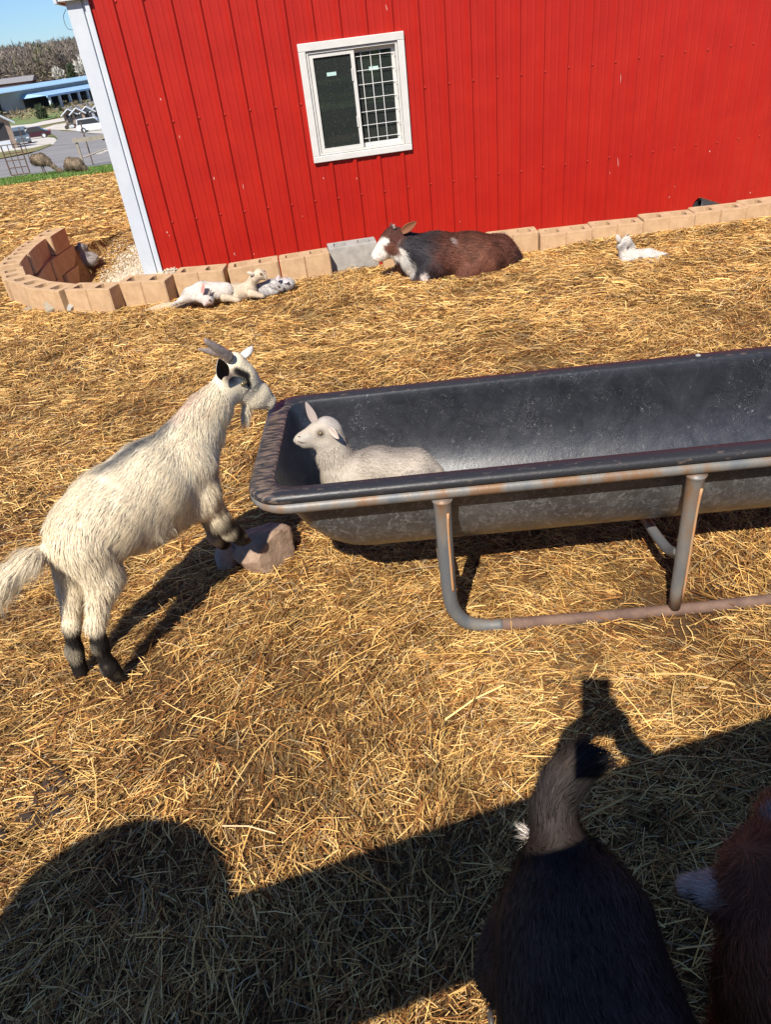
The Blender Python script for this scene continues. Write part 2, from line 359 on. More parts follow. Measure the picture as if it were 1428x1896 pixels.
gx = axis((-1500, -400, 60), (-400, -60, 8), (-60, -8, 1.2), (-8, -3.8, .2), (-3.8, 4.4, .05), (4.4, 8, .3), (8, 60, 4), (60, 1500, 80))
gy = axis((-1500, -60, 60), (-60, -6, 2), (-6, .2, .25), (.2, 8.8, .05), (8.8, 40, .6), (40, 420, 6), (420, 2500, 40))
X, Y = np.meshgrid(gx, gy, indexing='ij'); x, y = X.ravel(), Y.ravel(); z = hgt(x, y)
V = np.stack([x, y, z], 1); ny = len(gy); i = (np.arange(len(gx)-1)[:, None]*ny+np.arange(ny-1)).ravel(); Q = np.stack([i, i+ny, i+ny+1, i+1], 1)
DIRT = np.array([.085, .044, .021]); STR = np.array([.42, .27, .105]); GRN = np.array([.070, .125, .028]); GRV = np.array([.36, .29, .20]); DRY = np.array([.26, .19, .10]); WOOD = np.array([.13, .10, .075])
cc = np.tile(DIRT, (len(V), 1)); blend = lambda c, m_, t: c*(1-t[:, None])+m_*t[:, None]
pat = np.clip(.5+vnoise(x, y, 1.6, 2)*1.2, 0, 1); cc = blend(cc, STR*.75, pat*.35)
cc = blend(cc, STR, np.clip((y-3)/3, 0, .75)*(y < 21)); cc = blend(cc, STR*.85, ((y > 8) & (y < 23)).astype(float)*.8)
ins, dd = inpit(x, y); cc = blend(cc, GRV, (ins & (y < 9.4) & (x > -2.6)).astype(float)*np.clip((x+2.75+.3*vnoise(x, y, 3))/.5, 0, 1)*np.clip((9.4-y)/.9, 0, 1))
ge = 22+1.6*vnoise(x, x*.3, .35, 5)
cc = blend(cc, GRN, np.clip((y-ge)/1.2, 0, 1)); cc = blend(cc, DRY*.8+GRN*.3, np.clip((y-100)/30, 0, .75)); cc = blend(cc, WOOD, np.clip((y-330)/40, 0, 1)); cc = blend(cc, GRN, np.clip((-1.2-y)/1.5, 0, 1))
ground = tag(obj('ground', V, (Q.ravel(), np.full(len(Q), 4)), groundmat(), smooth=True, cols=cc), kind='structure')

# straw litter ------------------------------------------------------
def blades(P, yaw, L, W, tilt, cols, bend=.13, seed=0, roll=.5):
    r = np.random.default_rng(seed); n = len(P); dx = np.stack([np.cos(yaw)*np.cos(tilt), np.sin(yaw)*np.cos(tilt), np.sin(tilt)], 1)
    sd = np.stack([-np.sin(yaw), np.cos(yaw), np.zeros(n)], 1); up = np.cross(dx, sd); ro = r.normal(0, roll, n)[:, None]; sd = sd*np.cos(ro)+up*np.sin(ro)
    k = (r.normal(0, bend, n)*L)[:, None]*np.stack([-np.sin(yaw), np.cos(yaw), np.zeros(n)], 1)*.35; sag_ = (L*r.uniform(0, .08, n))[:, None]*np.array([0, 0, 1.])
    h = (L/2)[:, None]*dx; wv = (W/2)[:, None]*sd
    V = np.stack([P-h-wv, P-h+wv, P+k+sag_+wv, P+k+sag_-wv, P+h+wv, P+h-wv], 1).reshape(-1, 3)
    b = np.arange(n)[:, None]*6; lv = np.concatenate([b+[0, 3, 2, 1], b+[3, 5, 4, 2]], 1).ravel(); return V, lv, np.full(2*n, 4), np.repeat(cols, 6, 0)
def infield(x, y, z, m=60):
    px, py, d = proj(np.stack([x, y, z], 1)); return (d > .1) & (px > -m) & (px < 1428+m) & (py > -m) & (py < 1896+m)
PALE = np.array([.92, .61, .24]); GOLD = np.array([.69, .38, .105]); BRN = np.array([.29, .125, .038]); GRY = np.array([.44, .32, .18])
def straw(n, x0, x1, y0, y1, L0, L1, w0, w1, seed, lift=.02, dark=.0, keep=None):
    r = np.random.default_rng(seed); x = r.uniform(x0, x1, n); y = r.uniform(y0, y1, n); den = np.clip(.85+vnoise(x, y, 2.6, 7)*.7+vnoise(x, y, 9, 4)*.5, .08, 1)
    k = (r.random(n) < den) & infield(x, y, 0*x); ins, d = inpit(x, y); k &= ~(ins & (d < .14)) & (ins | (d > .085)) & ~(ins & (x > -4) & (y < 8.5+.3*np.sin(x*7)))
    if keep is not None: k &= keep(x, y)
    x, y = x[k], y[k]; n = len(x); z = hgt(x, y); L = r.uniform(0, 1, n)**2*(L1-L0)+L0; W = r.uniform(w0, w1, n)*np.where(r.random(n) < .1, 1.6, 1)
    t = (r.random(n)**1.35)[:, None]; q = r.random((n, 1)); dn = den[k][:, None]
    c = GOLD*(1-t)+PALE*t; c = np.where(q < .27+.35*(1-dn)+.09*(y < 4.)[:, None], BRN*(.6+.8*t), c); c = np.where((q > .93), GRY*(.7+.7*t), c); c *= r.uniform(.72, 1.18, (n, 1))*(1-dark)
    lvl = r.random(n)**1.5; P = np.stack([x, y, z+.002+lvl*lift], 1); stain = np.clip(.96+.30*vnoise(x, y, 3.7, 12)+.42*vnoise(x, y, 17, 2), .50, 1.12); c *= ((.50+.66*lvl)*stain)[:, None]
    flow = vnoise(x, y, 1.1, 9)*2.4; yaw = np.where(r.random(n) < .45, flow+r.normal(0, .5, n), r.uniform(0, 6.283, n)); tilt = r.normal(0, .10, n); tilt = np.where(r.random(n) < .012, r.uniform(.4, .9, n), tilt)
    return blades(P, yaw, L, W, tilt, c, seed=seed)
def merge(parts):
    V, lv, lt, c = [], [], [], []; n = 0
    for a, b, d, e in parts: V.append(a); lv.append(b+n); lt.append(d); c.append(e); n += len(a)
    return np.vstack(V), np.concatenate(lv), np.concatenate(lt), np.vstack(c)
STRAW = colmat('dry straw', .6, .15)
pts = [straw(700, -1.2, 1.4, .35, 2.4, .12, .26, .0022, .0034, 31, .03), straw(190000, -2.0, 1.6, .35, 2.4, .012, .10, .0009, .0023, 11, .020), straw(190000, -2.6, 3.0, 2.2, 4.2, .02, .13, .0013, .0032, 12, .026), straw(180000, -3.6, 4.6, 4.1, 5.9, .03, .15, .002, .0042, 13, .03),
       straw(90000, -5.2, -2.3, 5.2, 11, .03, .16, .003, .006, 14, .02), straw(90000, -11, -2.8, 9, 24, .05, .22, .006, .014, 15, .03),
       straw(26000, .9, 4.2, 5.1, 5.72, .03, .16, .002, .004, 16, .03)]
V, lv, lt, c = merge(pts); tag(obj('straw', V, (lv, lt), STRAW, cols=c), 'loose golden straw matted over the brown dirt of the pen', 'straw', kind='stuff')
# gravel inside the block ring and by the barn corner
def scatter(n, fx, size, seed, cols):
    r = np.random.default_rng(seed); x, y = fx(r, n); k = infield(x, y, 0*x, 40); x, y = x[k], y[k]; n = len(x); z = hgt(x, y)
    ico = np.array([(0, 0, 1), (.9, 0, .1), (.28, .85, .1), (-.72, .52, .1), (-.72, -.52, .1), (.28, -.85, .1), (0, 0, -.6)]); F = np.array([(0, 1, 2), (0, 2, 3), (0, 3, 4), (0, 4, 5), (0, 5, 1), (6, 2, 1), (6, 3, 2), (6, 4, 3), (6, 5, 4), (6, 1, 5)])
    s = r.uniform(.5, 1.2, (n, 1, 1))*size*r.uniform(.6, 1.3, (n, 1, 3)); a = r.uniform(0, 6.28, n); ro = np.stack([np.stack([np.cos(a), -np.sin(a), 0*a], 1), np.stack([np.sin(a), np.cos(a), 0*a], 1), np.stack([0*a, 0*a, 1+0*a], 1)], 1)
    V = np.einsum('nij,nkj->nki', ro, ico[None]*s)+np.stack([x, y, z+size*.3], 1)[:, None]; cc = np.array(cols)[r.integers(0, len(cols), n)]*r.uniform(.75, 1.2, (n, 1))
    return V.reshape(-1, 3), (F[None]+np.arange(n)[:, None, None]*7).ravel(), np.full(n*10, 3), np.repeat(cc, 7, 0)
def gr_f(r, n):
    x = r.uniform(-3.0, -1.7, n); y = r.uniform(5.8, 9.4, n); i, d = inpit(x, y); k = i & (d > .12) & (x > -2.85+.2*vnoise(x, y, 3)) & (r.random(n) < np.clip((9.5-y)/1.5, 0, 1)); return x[k], y[k]
V, lv, lt, c = scatter(26000, gr_f, .012, 5, [(.62, .52, .38), (.5, .40, .27), (.42, .36, .28), (.68, .60, .48)])
tag(obj('gravel', V, (lv, lt), colmat('gravel stone', .85, .2), cols=c), 'pale crushed gravel spread beside the barn corner', 'gravel', kind='stuff')
# grass strip beyond the pen
def grass(n, seed):
    r = np.random.default_rng(seed); x = r.uniform(-24, -5, n); y = r.uniform(21, 37.4, n); k = infield(x, y, 0*x-1.5, 30) & (y > 22.6+1.6*vnoise(x, x*.3, .35, 5)+r.normal(0, .5, n)) & (x/y < -.2); x, y = x[k], y[k]; n = len(x); z = hgt(x, y)
    P = np.stack([x, y, z+.03], 1); c = np.array([.10, .19, .035])*r.uniform(.6, 1.5, (n, 1)); c = np.where(r.random((n, 1)) < .15, np.array([.3, .26, .1]), c)
    return blades(P, r.uniform(0, 6.28, n), r.uniform(.05, .14, n), r.uniform(.01, .02, n), r.uniform(.6, 1.5, n), c, seed=seed)
V, lv, lt, c = grass(60000, 21); tag(obj('grass', V, (lv, lt), STRAW, cols=c), 'short green grass strip beyond the straw yard', 'grass', kind='stuff')

# ================================================================== BARN
RED = mat('red steel siding', (.41, .015, .007), .38, (.36, .011, .006), 3, 4, spec=.5)
WHT = mat('white trim steel', (.58, .62, .66), .45, (.53, .57, .61), 5, 4)
VIN = mat('white vinyl', (.64, .63, .59), .5, (.58, .57, .53), 9, 4)
RS = .2286; S0 = -.217; S1 = 8.6; WZ0 = -.75
WX0, WX1, WZa, WZb = 1.413, 2.352, .616, 1.552          # window opening (outer frame)
barn = thing('barn', 'red metal sided barn with white corner trim and one white window', 'barn', tuple(WP(0, -.2)))
bo = WP(0, -.2)
def rib_profile(s):
    """outward depth of the panel at wall position s"""
    u = (s+.030) % RS; u = u-RS if u > RS/2 else u; au = abs(u); d = 0.
    if au < .026: d = .019*min(1, (.026-au)/.013)
    for c0 in (.076, .152):
        v = abs(((s+.030) % RS)-c0)
        if v < .011: d = .0035*min(1, (.011-v)/.006)
    return d
keys = []
k = math.floor(S0/RS)-1
while k*RS < S1:
    b0 = k*RS-.030
    for q in (-.026, -.013, .013, .026, .065, .070, .082, .087, .141, .146, .158, .163): keys.append(b0+q)
    k += 1
keys = sorted([q for q in keys if S0 < q < S1]+[S0, S1, WX0+.03, WX1-.03])
def ztop(s): return 2.12+.30*max(0, s-S0)
m = MB()
for a, b in zip(keys[:-1], keys[1:]):
    if b-a < 1e-5: continue
    mid = (a+b)/2; inw = WX0+.03 <= mid <= WX1-.03; spans = [(WZ0, WZa+.03), (WZb-.03, None)] if inw else [(WZ0, None)]
    for z0, z1 in spans: m.quad([WP(a, z0, rib_profile(a)), WP(b, z0, rib_profile(b)), WP(b, z1 or ztop(b), rib_profile(b)), WP(a, z1 or ztop(a), rib_profile(a))])
wallmb = m
# paint chips are bare marks on the panels: part of the wall mesh
CHIPS = [(430, 490, .07, .006), (434, 470, .03, .008), (396, 330, .03, .010), (309, 430, .02, .012), (313, 436, .012, .006), (332, 253, .03, .006), (450, 345, .05, .004), (716, 15, .05, .006), (1145, 300, .11, .005), (1150, 145, .08, .004), (1130, 320, .03, .004), (1315, 280, .014, .012), (599, 330, .02, .008), (470, 470, .015, .006), (930, 540, .02, .005), (852, 410, .02, .004), (1250, 345, .012, .008), (1390, 357, .014, .012), (700, 460, .012, .005), (560, 400, .012, .006), (880, 440, .01, .006), (1240, 365, .02, .006), (297, 184, .02, .008), (660, 330, .02, .006), (1005, 262, .012, .003)]
nred = len(m.F)
for px, py, L, W_ in CHIPS:
    d = ray(px, py); n = np.array([WN[0], WN[1]]); t = (RIB0 @ n)/(d[:2] @ n); P = np.array([0, 0, CAM_H])+d*t; s = (P[:2]-RIB0) @ WD
    a = rnd.uniform(-.25, .1); pts = []
    for i in range(9): th = 2*math.pi*i/9; rr = rnd.uniform(.6, 1.1); uu = math.cos(th)*W_*.5*rr; vv = math.sin(th)*L*.5*rr; q = s+uu+vv*a; pts.append(WP(q, P[2]+vv, max(rib_profile(q-.002), rib_profile(q+.002))+.0012))
    m.quad(pts)
wo = m.build('wall', [RED, mat('bare paint chip', (.62, .45, .40), .6)], barn, bo)
for f in wo.data.polygons[nred:]: f.material_index = 1
SCM = mat('painted screw', (.46, .03, .02), .35); scr = None; ns_ = 0
for zrow in (2.37, 1.99, 1.108, .29):
    for k in range(-1, 38):
        s = k*RS+.002; c0 = WP(s, zrow+rnd.uniform(-.006, .006), .003); q_ = proj(c0[None])
        if s < S0+.03 or (WX0-.02 < s < WX1+.02 and WZa-.02 < zrow < WZb+.02) or zrow > ztop(s) or not (-40 < q_[0][0] < 1500 and -40 < q_[1][0] < 900): continue
        if scr is None: scr = MB().ball((0, 0, 0), (.0085, .0085, .0085), 8, 4).build('screw', SCM, barn, (0, 0, 0), True); o = scr
        else: o = scr.copy(); COL.objects.link(o); o.parent = barn
        o.location = tuple(c0-bo); ns_ += 1
# corner trim: flat face, return lip, side face
m = MB()
def vbox(s0, s1, d0, d1, z0, z1, mm=None):
    (mm or m).box((WP(s0, z0, d0)+WP(s1, z1, d1))/2, (s1-s0, abs(d1-d0), z1-z0), ax=[(WD[0], WD[1], 0), (-WD[1]*-1*-1, WD[0], 0), (0, 0, 1)])
vbox(-.388, -.266, -.02, .012, WZ0+.01, 2.03); vbox(-.266, -.242, -.02, -.006, WZ0+.01, 2.03); vbox(-.242, -.208, -.02, .024, WZ0+.012, 2.03)
m.build('corner_trim', WHT, barn, bo)
m = MB()
for kk in range(0, 60):
    pass
a = WP(-.37, 0, -.02); dv = -np.array([WN[0], WN[1], 0.])
for i in range(int(9/.0762)):
    d = .019 if i % 3 == 0 else 0
    p0 = a+dv*(i*.0762); p1 = a+dv*((i+1)*.0762); o_ = np.array([-WD[0], -WD[1], 0])*d
    for q0, q1, h0, h1 in ((p0, p0+dv*.02, 0, d), (p0+dv*.02, p0+dv*.05, d, d), (p0+dv*.05, p1, d if i % 3 == 0 else 0, 0)):
        e0 = q0-np.array([WD[0], WD[1], 0])*h0; e1 = q1-np.array([WD[0], WD[1], 0])*h1; m.quad([(*e0[:2], WZ0), (*e1[:2], WZ0), (*e1[:2], 2.1), (*e0[:2], 2.1)])
m.build('side_wall', RED, barn, bo)
m = MB(); vbox(-.44, -.20, -9.0, .06, 2.032, 2.10); vbox(-.465, -.44, -9.0, .075, 2.02, 2.16)
m.build('eave', WHT, barn, bo)
m = MB()
r0 = [WP(-.48, 2.12, .12), WP(S1, 2.12+.30*(S1+.62)-.1, .12)]; r1 = [p+dv*9.2 for p in r0]; up = np.array([0, 0, .05])
m.add([r0[0]+up, r0[1]+up*3, r1[1]+up*3, r1[0]+up, r0[0], r0[1]+up*1.5, r1[1]+up*1.5, r1[0]], [(0, 1, 2, 3), (7, 6, 5, 4), (0, 4, 5, 1), (1, 5, 6, 2), (2, 6, 7, 3), (3, 7, 4, 0)])
m.build('roof', WHT, barn, bo)
MB().tube([WP(-.40, 1.98, .0), WP(-.435, 1.93, .005), WP(-.43, 1.86, .005), WP(-.39, 1.84, .005)], .0022, 6, smoothn=5).build('cable', DARK, barn, bo, True)
# back side and floor so that the room behind the window is a closed dark room
m = MB(); e0 = WP(S1, WZ0); e1 = WP(S1, 4.7); b0 = WP(-.37, WZ0)+dv*9; b1 = WP(S1, WZ0)+dv*9
m.quad([e0, b1, b1+[0, 0, 4.9], e1]); m.quad([b1, b0, b0+[0, 0, 2.3], b1+[0, 0, 4.9]]); m.quad([WP(-.36, WZ0+.02, -.03), WP(S1, WZ0+.02, -.03), b1+[0, 0, .02], b0+[0, 0, .02]])
m.build('rear_walls', mat('dim inner wall', (.16, .14, .12), .8, (.08, .07, .06), 3), barn, bo)
# window ------------------------------------------------------------
win = MB()
def wb(mm, s0, s1, z0, z1, d0, d1, bev=.0): mm.box((WP(s0, z0, d0)+WP(s1, z1, d1))/2, (s1-s0, d1-d0, z1-z0), ax=[(WD[0], WD[1], 0), (WN[0]*1., WN[1]*1., 0), (0, 0, 1)], bev=bev)
a, b, e, f_ = WX0, WX1, WZa, WZb; tw = .062
wb(win, a, b, f_-tw, f_, 0, .034, .004); wb(win, a, b, e, e+tw*.85, 0, .036, .004); wb(win, a, a+tw, e+tw*.85, f_-tw, 0, .033, .004); wb(win, b-tw, b, e+tw*.85, f_-tw, 0, .033, .004)
wi = win.build('window', VIN, barn, bo)
m = MB(); a2, b2, e2, f2 = a+tw+.004, b-tw-.004, e+tw*.85+.004, f_-tw-.004; mid = (a2+b2)/2-.005
def frame(mm, s0, s1, z0, z1, wd, d0, d1): wb(mm, s0, s1, z0, z0+wd, d0, d1); wb(mm, s0, s1, z1-wd, z1, d0, d1); wb(mm, s0, s0+wd, z0+wd, z1-wd, d0, d1); wb(mm, s1-wd, s1, z0+wd, z1-wd, d0, d1)
frame(m, a2, b2, e2, f2, .016, -.07, .018); m.build('window_frame', VIN, wi, bo)
m = MB(); frame(m, a2+.022, mid+.022, e2+.018, f2-.018, .032, -.025, .008); m.build('sash', VIN, wi, bo)
m = MB(); frame(m, mid-.01, b2-.018, e2+.018, f2-.018, .030, -.06, -.034); m.build('fixed_frame', VIN, wi, bo)
gm, gnt, gb = newmat('window glass'); gb.inputs['Base Color'].default_value = (.012, .016, .014, 1); gb.inputs['Roughness'].default_value = .03; gb.inputs['Specular IOR Level'].default_value = .9
dn = gnt.nodes.new('ShaderNodeTexNoise'); dn.inputs['Scale'].default_value = 90; dn.inputs['Detail'].default_value = 8; dr = gnt.nodes.new('ShaderNodeValToRGB'); dr.color_ramp.elements[0].position = .60; dr.color_ramp.elements[1].position = .80
dr.color_ramp.elements[0].color = (.022, .027, .024, 1); dr.color_ramp.elements[1].color = (.12, .13, .12, 1); tcn = gnt.nodes.new('ShaderNodeTexCoord'); gnt.links.new(tcn.outputs['Object'], dn.inputs[0]); gnt.links.new(dn.outputs[0], dr.inputs[0]); gnt.links.new(dr.outputs[0], gb.inputs['Base Color'])
m = MB(); wb(m, a2+.05, mid-.006, e2+.046, f2-.046, -.012, -.006); m.build('sash_glass', gm, wi, bo)
m = MB(); wb(m, mid+.018, b2-.046, e2+.046, f2-.046, -.052, -.046); m.build('fixed_glass', gm, wi, bo)
m = MB(); gl, gr, gb0, gt = mid+.03, b2-.012, e2+.02, f2-.03; wr = mat('white wire', (.78, .77, .74), .4)
for i in range(7):
    zz = gb0+.065+i*.108; m.tube([WP(gl-.01, zz, -.03), WP(gr-.025, zz, -.022), WP(gr-.004, zz, -.018), WP(gr, zz-.009, -.018), WP(gr-.004, zz-.017, -.018), WP(gr-.02, zz-.017, -.018)], .0024, 6)
for i in range(3):
    ss = gl+.055+i*.086; m.tube([WP(ss, gt+.005, -.03), WP(ss, gb0+.01, -.025), WP(ss+.003, gb0-.004, -.02), WP(ss+.012, gb0-.004, -.02), WP(ss+.012, gb0+.02, -.02)], .0024, 6)
m.build('wire_grid', wr, wi, bo, True)
m = MB(); pale = mat('pale paper label', (.45, .62, .58), .5)
def stick(mm, px, py, w_, h_, d, tilt=0):
    dd_ = ray(px, py); n = np.array([WN[0], WN[1]]); t = ((RIB0+WN*d) @ n)/(dd_[:2] @ n); P = np.array([0, 0, CAM_H])+dd_*t; s = (P[:2]-RIB0) @ WD; wb(mm, s-w_/2, s+w_/2, P[2]-h_/2, P[2]+h_/2, d-.001, d+.001)
stick(m, 614, 137, .085, .028, -.004); m.build('sticker', pale, wi, bo)
m = MB(); stick(m, 692, 126, .085, .028, -.044); m.build('sticker', pale, wi, bo)
m = MB(); wb(m, mid-.018, mid-.004, f2-.26, f2-.16, .008, .016, .003); m.build('latch', VIN, wi, bo); m = MB(); wb(m, mid-.018, mid-.004, e2+.19, e2+.28, .008, .016, .003); m.build('latch', VIN, wi, bo)

# ================================================================== CONCRETE BLOCKS
CBT = mat('tan concrete block', (.56, .38, .22), .9, (.44, .285, .16), 11, 8, .0015, 160, spec=.15)
CBG = mat('grey concrete block', (.42, .40, .36), .9, (.30, .285, .26), 14, 8, .0018, 160, spec=.15)
def block_mesh(L=.392, W=.19, H=.19, split=True, rs=random.Random(1)):
    """hollow two-core block with chipped edges: ring tops between the outer faces and two cores"""
    m = MB(); hx = L/2; hy = W/2; cw = .118; cl = .10; c = .010
    j = lambda a: a+rs.uniform(-.003, .003)
    xs = [-hx, -hx+c]+([-.004, 0, .004] if split else [0])+[hx-c, hx]
    # outer shell
    out = [(-hx+c, -hy), (-.006, -hy), (0, -hy+.007), (.006, -hy), (hx-c, -hy), (hx, -hy+c), (hx, hy-c), (hx-c, hy), (-hx+c, hy), (-hx, hy-c), (-hx, -hy+c)] if split else [(-hx+.004, -hy), (hx-.004, -hy), (hx, -hy+.004), (hx, hy-.004), (hx-.004, hy), (-hx+.004, hy), (-hx, hy-.004), (-hx, -hy+.004)]
    out = [(j(a), j(b)) for a, b in out]
    co_ = [[(s*(hx/2)+u*cl/2*1., v*cw/2) for u, v in ((-1, -.6), (-.75, -1), (.75, -1), (1, -.6), (1, .6), (.75, 1), (-.75, 1), (-1, .6))] for s in (-1, 1)]
    import bmesh
    bm = bmesh.new()
    def loop(pts, z, sc=1, ctr=(0, 0)): return [bm.verts.new((ctr[0]+(p[0]-ctr[0])*sc, ctr[1]+(p[1]-ctr[1])*sc, z)) for p in pts]
    ch = .004
    for side in (0, 1):
        z = H if side else 0; zi = H-ch if side else ch
        lo = loop(out, z, .985); lc = [loop(q, z, 1, (q_c, 0)) for q, q_c in zip(co_, (-hx/2, hx/2))]
        es = []
        for lp in [lo]+lc:
            for i in range(len(lp)): es.append(bm.edges.new((lp[i], lp[(i+1) % len(lp)])))
        bmesh.ops.triangle_fill(bm, edges=es, use_beauty=True)
        if side: top = lo, lc
        else: bot = lo, lc
    t1 = loop(out, H-ch); b1 = loop(out, ch)
    def band(A, B):
        for i in range(len(A)): bm.faces.new((A[i], A[(i+1) % len(A)], B[(i+1) % len(A)], B[i]))
    band(top[0], t1); band(t1, b1); band(b1, bot[0])
    for q in (0, 1): band(top[1][q], bot[1][q])
    bmesh.ops.recalc_face_normals(bm, faces=bm.faces); me = bpy.data.meshes.new('concrete_block'); bm.to_mesh(me); bm.free(); return me
BM = [block_mesh(rs=random.Random(q)) for q in range(4)]
for me in BM: me.materials.append(CBT)
def block(x, y, z, yaw, label, group, me=None, tx=0, ty=0, nm='concrete_block'):
    o = bpy.data.objects.new(nm, me or rnd.choice(BM)); COL.objects.link(o); o.location = (x, y, z); o.rotation_euler = (tx, ty, yaw); return tag(o, label, 'concrete block', group)
WB = 'tan blocks lined along the barn wall'; RB = 'tan blocks of the curved retaining wall'
for (x, y, yaw, z), lb in zip([(-1.62, 5.71, -.26, 0), (-1.205, 5.775, -.10, 0), (-.785, 5.775, .07, .0), (-.385, 5.83, .10, .0)], ['tan hollow block just below the foot of the white corner trim', 'tan hollow block directly behind the white kid at the left end of the wall', 'tan hollow block behind the cream and grey kids', 'tan hollow block on the left of the grey block']):
    block(x, y, z, yaw, lb, WB, tx=rnd.uniform(-.02, .02), ty=rnd.uniform(-.03, .03))
gme = block_mesh(split=False, rs=random.Random(9)); gme.materials.append(CBG)
block(.0, 5.99, .002, .09, 'grey hollow concrete block in front of the resting calf', None, gme)
row = [(.43, 5.88, .0, -.06, 'tan hollow block hidden behind the calf muzzle and neck'), (.84, 5.86, -.05, -.04, 'tan hollow block behind the back of the calf'), (1.26, 5.78, -.07, -.02, 'tan hollow block behind the rump of the calf'), (1.66, 5.70, -0.085, -.03, 'first tan block clear of the calf, right of its rump'), (2.06, 5.72, -0.09, -.03, 'tan block behind the ear of the lone white kid'), (2.46, 5.72, -0.075, -.02, 'tan block behind the back of the lone white kid'), (2.87, 5.74, -0.085, -.02, 'tan block between the lone white kid and the black pipe'), (3.28, 5.78, -0.065, -.02, 'tan block in front of the black drain pipe'), (3.69, 5.82, -0.04, -.01, 'tan block just right of the black drain pipe'), (4.10, 5.86, -0.055, -.01, 'rightmost tan block against the edge of the photo')]
for x, y, yaw, z, lb in row: block(x, y, z, yaw+rnd.uniform(-.02, .02), lb, WB, tx=rnd.uniform(-.015, .015), ty=rnd.uniform(-.02, .02))
ring = [(-2.03, 5.67, -.27), (-2.40, 5.83, -.62), (-2.69, 6.10, -.85), (-2.93, 6.44, -1.12), (-3.06, 6.85, -1.34), (-3.14, 7.25, -1.40), (-3.18, 7.65, -1.50), (-3.14, 8.05, -1.62)]
rl = ['first top block of the curved wall, left of the trim foot block', 'second top block of the curved wall, above the pale rocks', 'third top block of the curved wall, at its near left bend', 'top block at the far left bend of the curved wall', 'raised top block on the left side of the curved wall', 'second raised top block along the left side of the curved wall', 'slanting top block near the far end of the curved wall', 'last top block at the far end of the curved wall']
for i, (x, y, yaw) in enumerate(ring):
    up = [0, .0, 0, .0, .02, .01, -.01, .0][i]; sh = [0, 0, 0, 0, .02, -.01, .02, .0][i]
    block(x-sh, y, .0+up, yaw+rnd.uniform(-.05, .05), rl[i], RB, tx=rnd.uniform(-.02, .02), ty=rnd.uniform(-.04, .04))
    for cidx in (1, 2):
        nx = (ring[i+1][0]-x)/2 if i < 7 else 0; nyy = (ring[i+1][1]-y)/2 if i < 7 else .05; f = cidx % 2
        block(x+nx*f+.012*cidx, y+nyy*f, -.194*cidx-.002, yaw-.08*f+rnd.uniform(-.04, .04), ('middle' if cidx == 1 else 'bottom')+' course block under the '+rl[i].replace('of the curved wall', '').replace('  ', ' ').split(',')[0], 'middle course blocks' if cidx == 1 else 'bottom course blocks')
block(-1.62, 5.72, -.196, -.2, 'middle course block beneath the hollow block at the white corner trim', 'middle course blocks')

# drain pipe
a = atY(1291, 382, 6.35); ax = np.array([.90, .02, -.36]); ax /= np.linalg.norm(ax); Lp = .5; PIPE = mat('black corrugated plastic', (.022, .022, .024), .4, (.05, .05, .05), 20)
t = thing('drain_pipe', 'black corrugated drain pipe with a yellow stripe at the wall base', 'pipe', tuple(a)); N_ = 110; rr = .070+.0045*np.sign(np.sin(np.arange(N_)*2*math.pi/5))
P = a+ax*np.linspace(0, Lp, N_)[:, None]; m = MB().tube(P, rr, 24, cap=False); m.tube(P, rr-.009, 24, cap=False); m.build('pipe_body', PIPE, t, a, False)
s_ = np.cross(ax, [0, 0, 1.]); s_ /= np.linalg.norm(s_); u_ = np.cross(s_, ax); V = []; F = []
for i in range(N_):
    for th in (1.75, 1.92): V.append(P[i]+(rr[i]+.0015)*(u_*math.sin(th)+s_*math.cos(th)))
    if i: F.append((2*i-2, 2*i-1, 2*i+1, 2*i))
obj('stripe', V, F, mat('yellow stripe', (.70, .45, .06), .5), t, a)

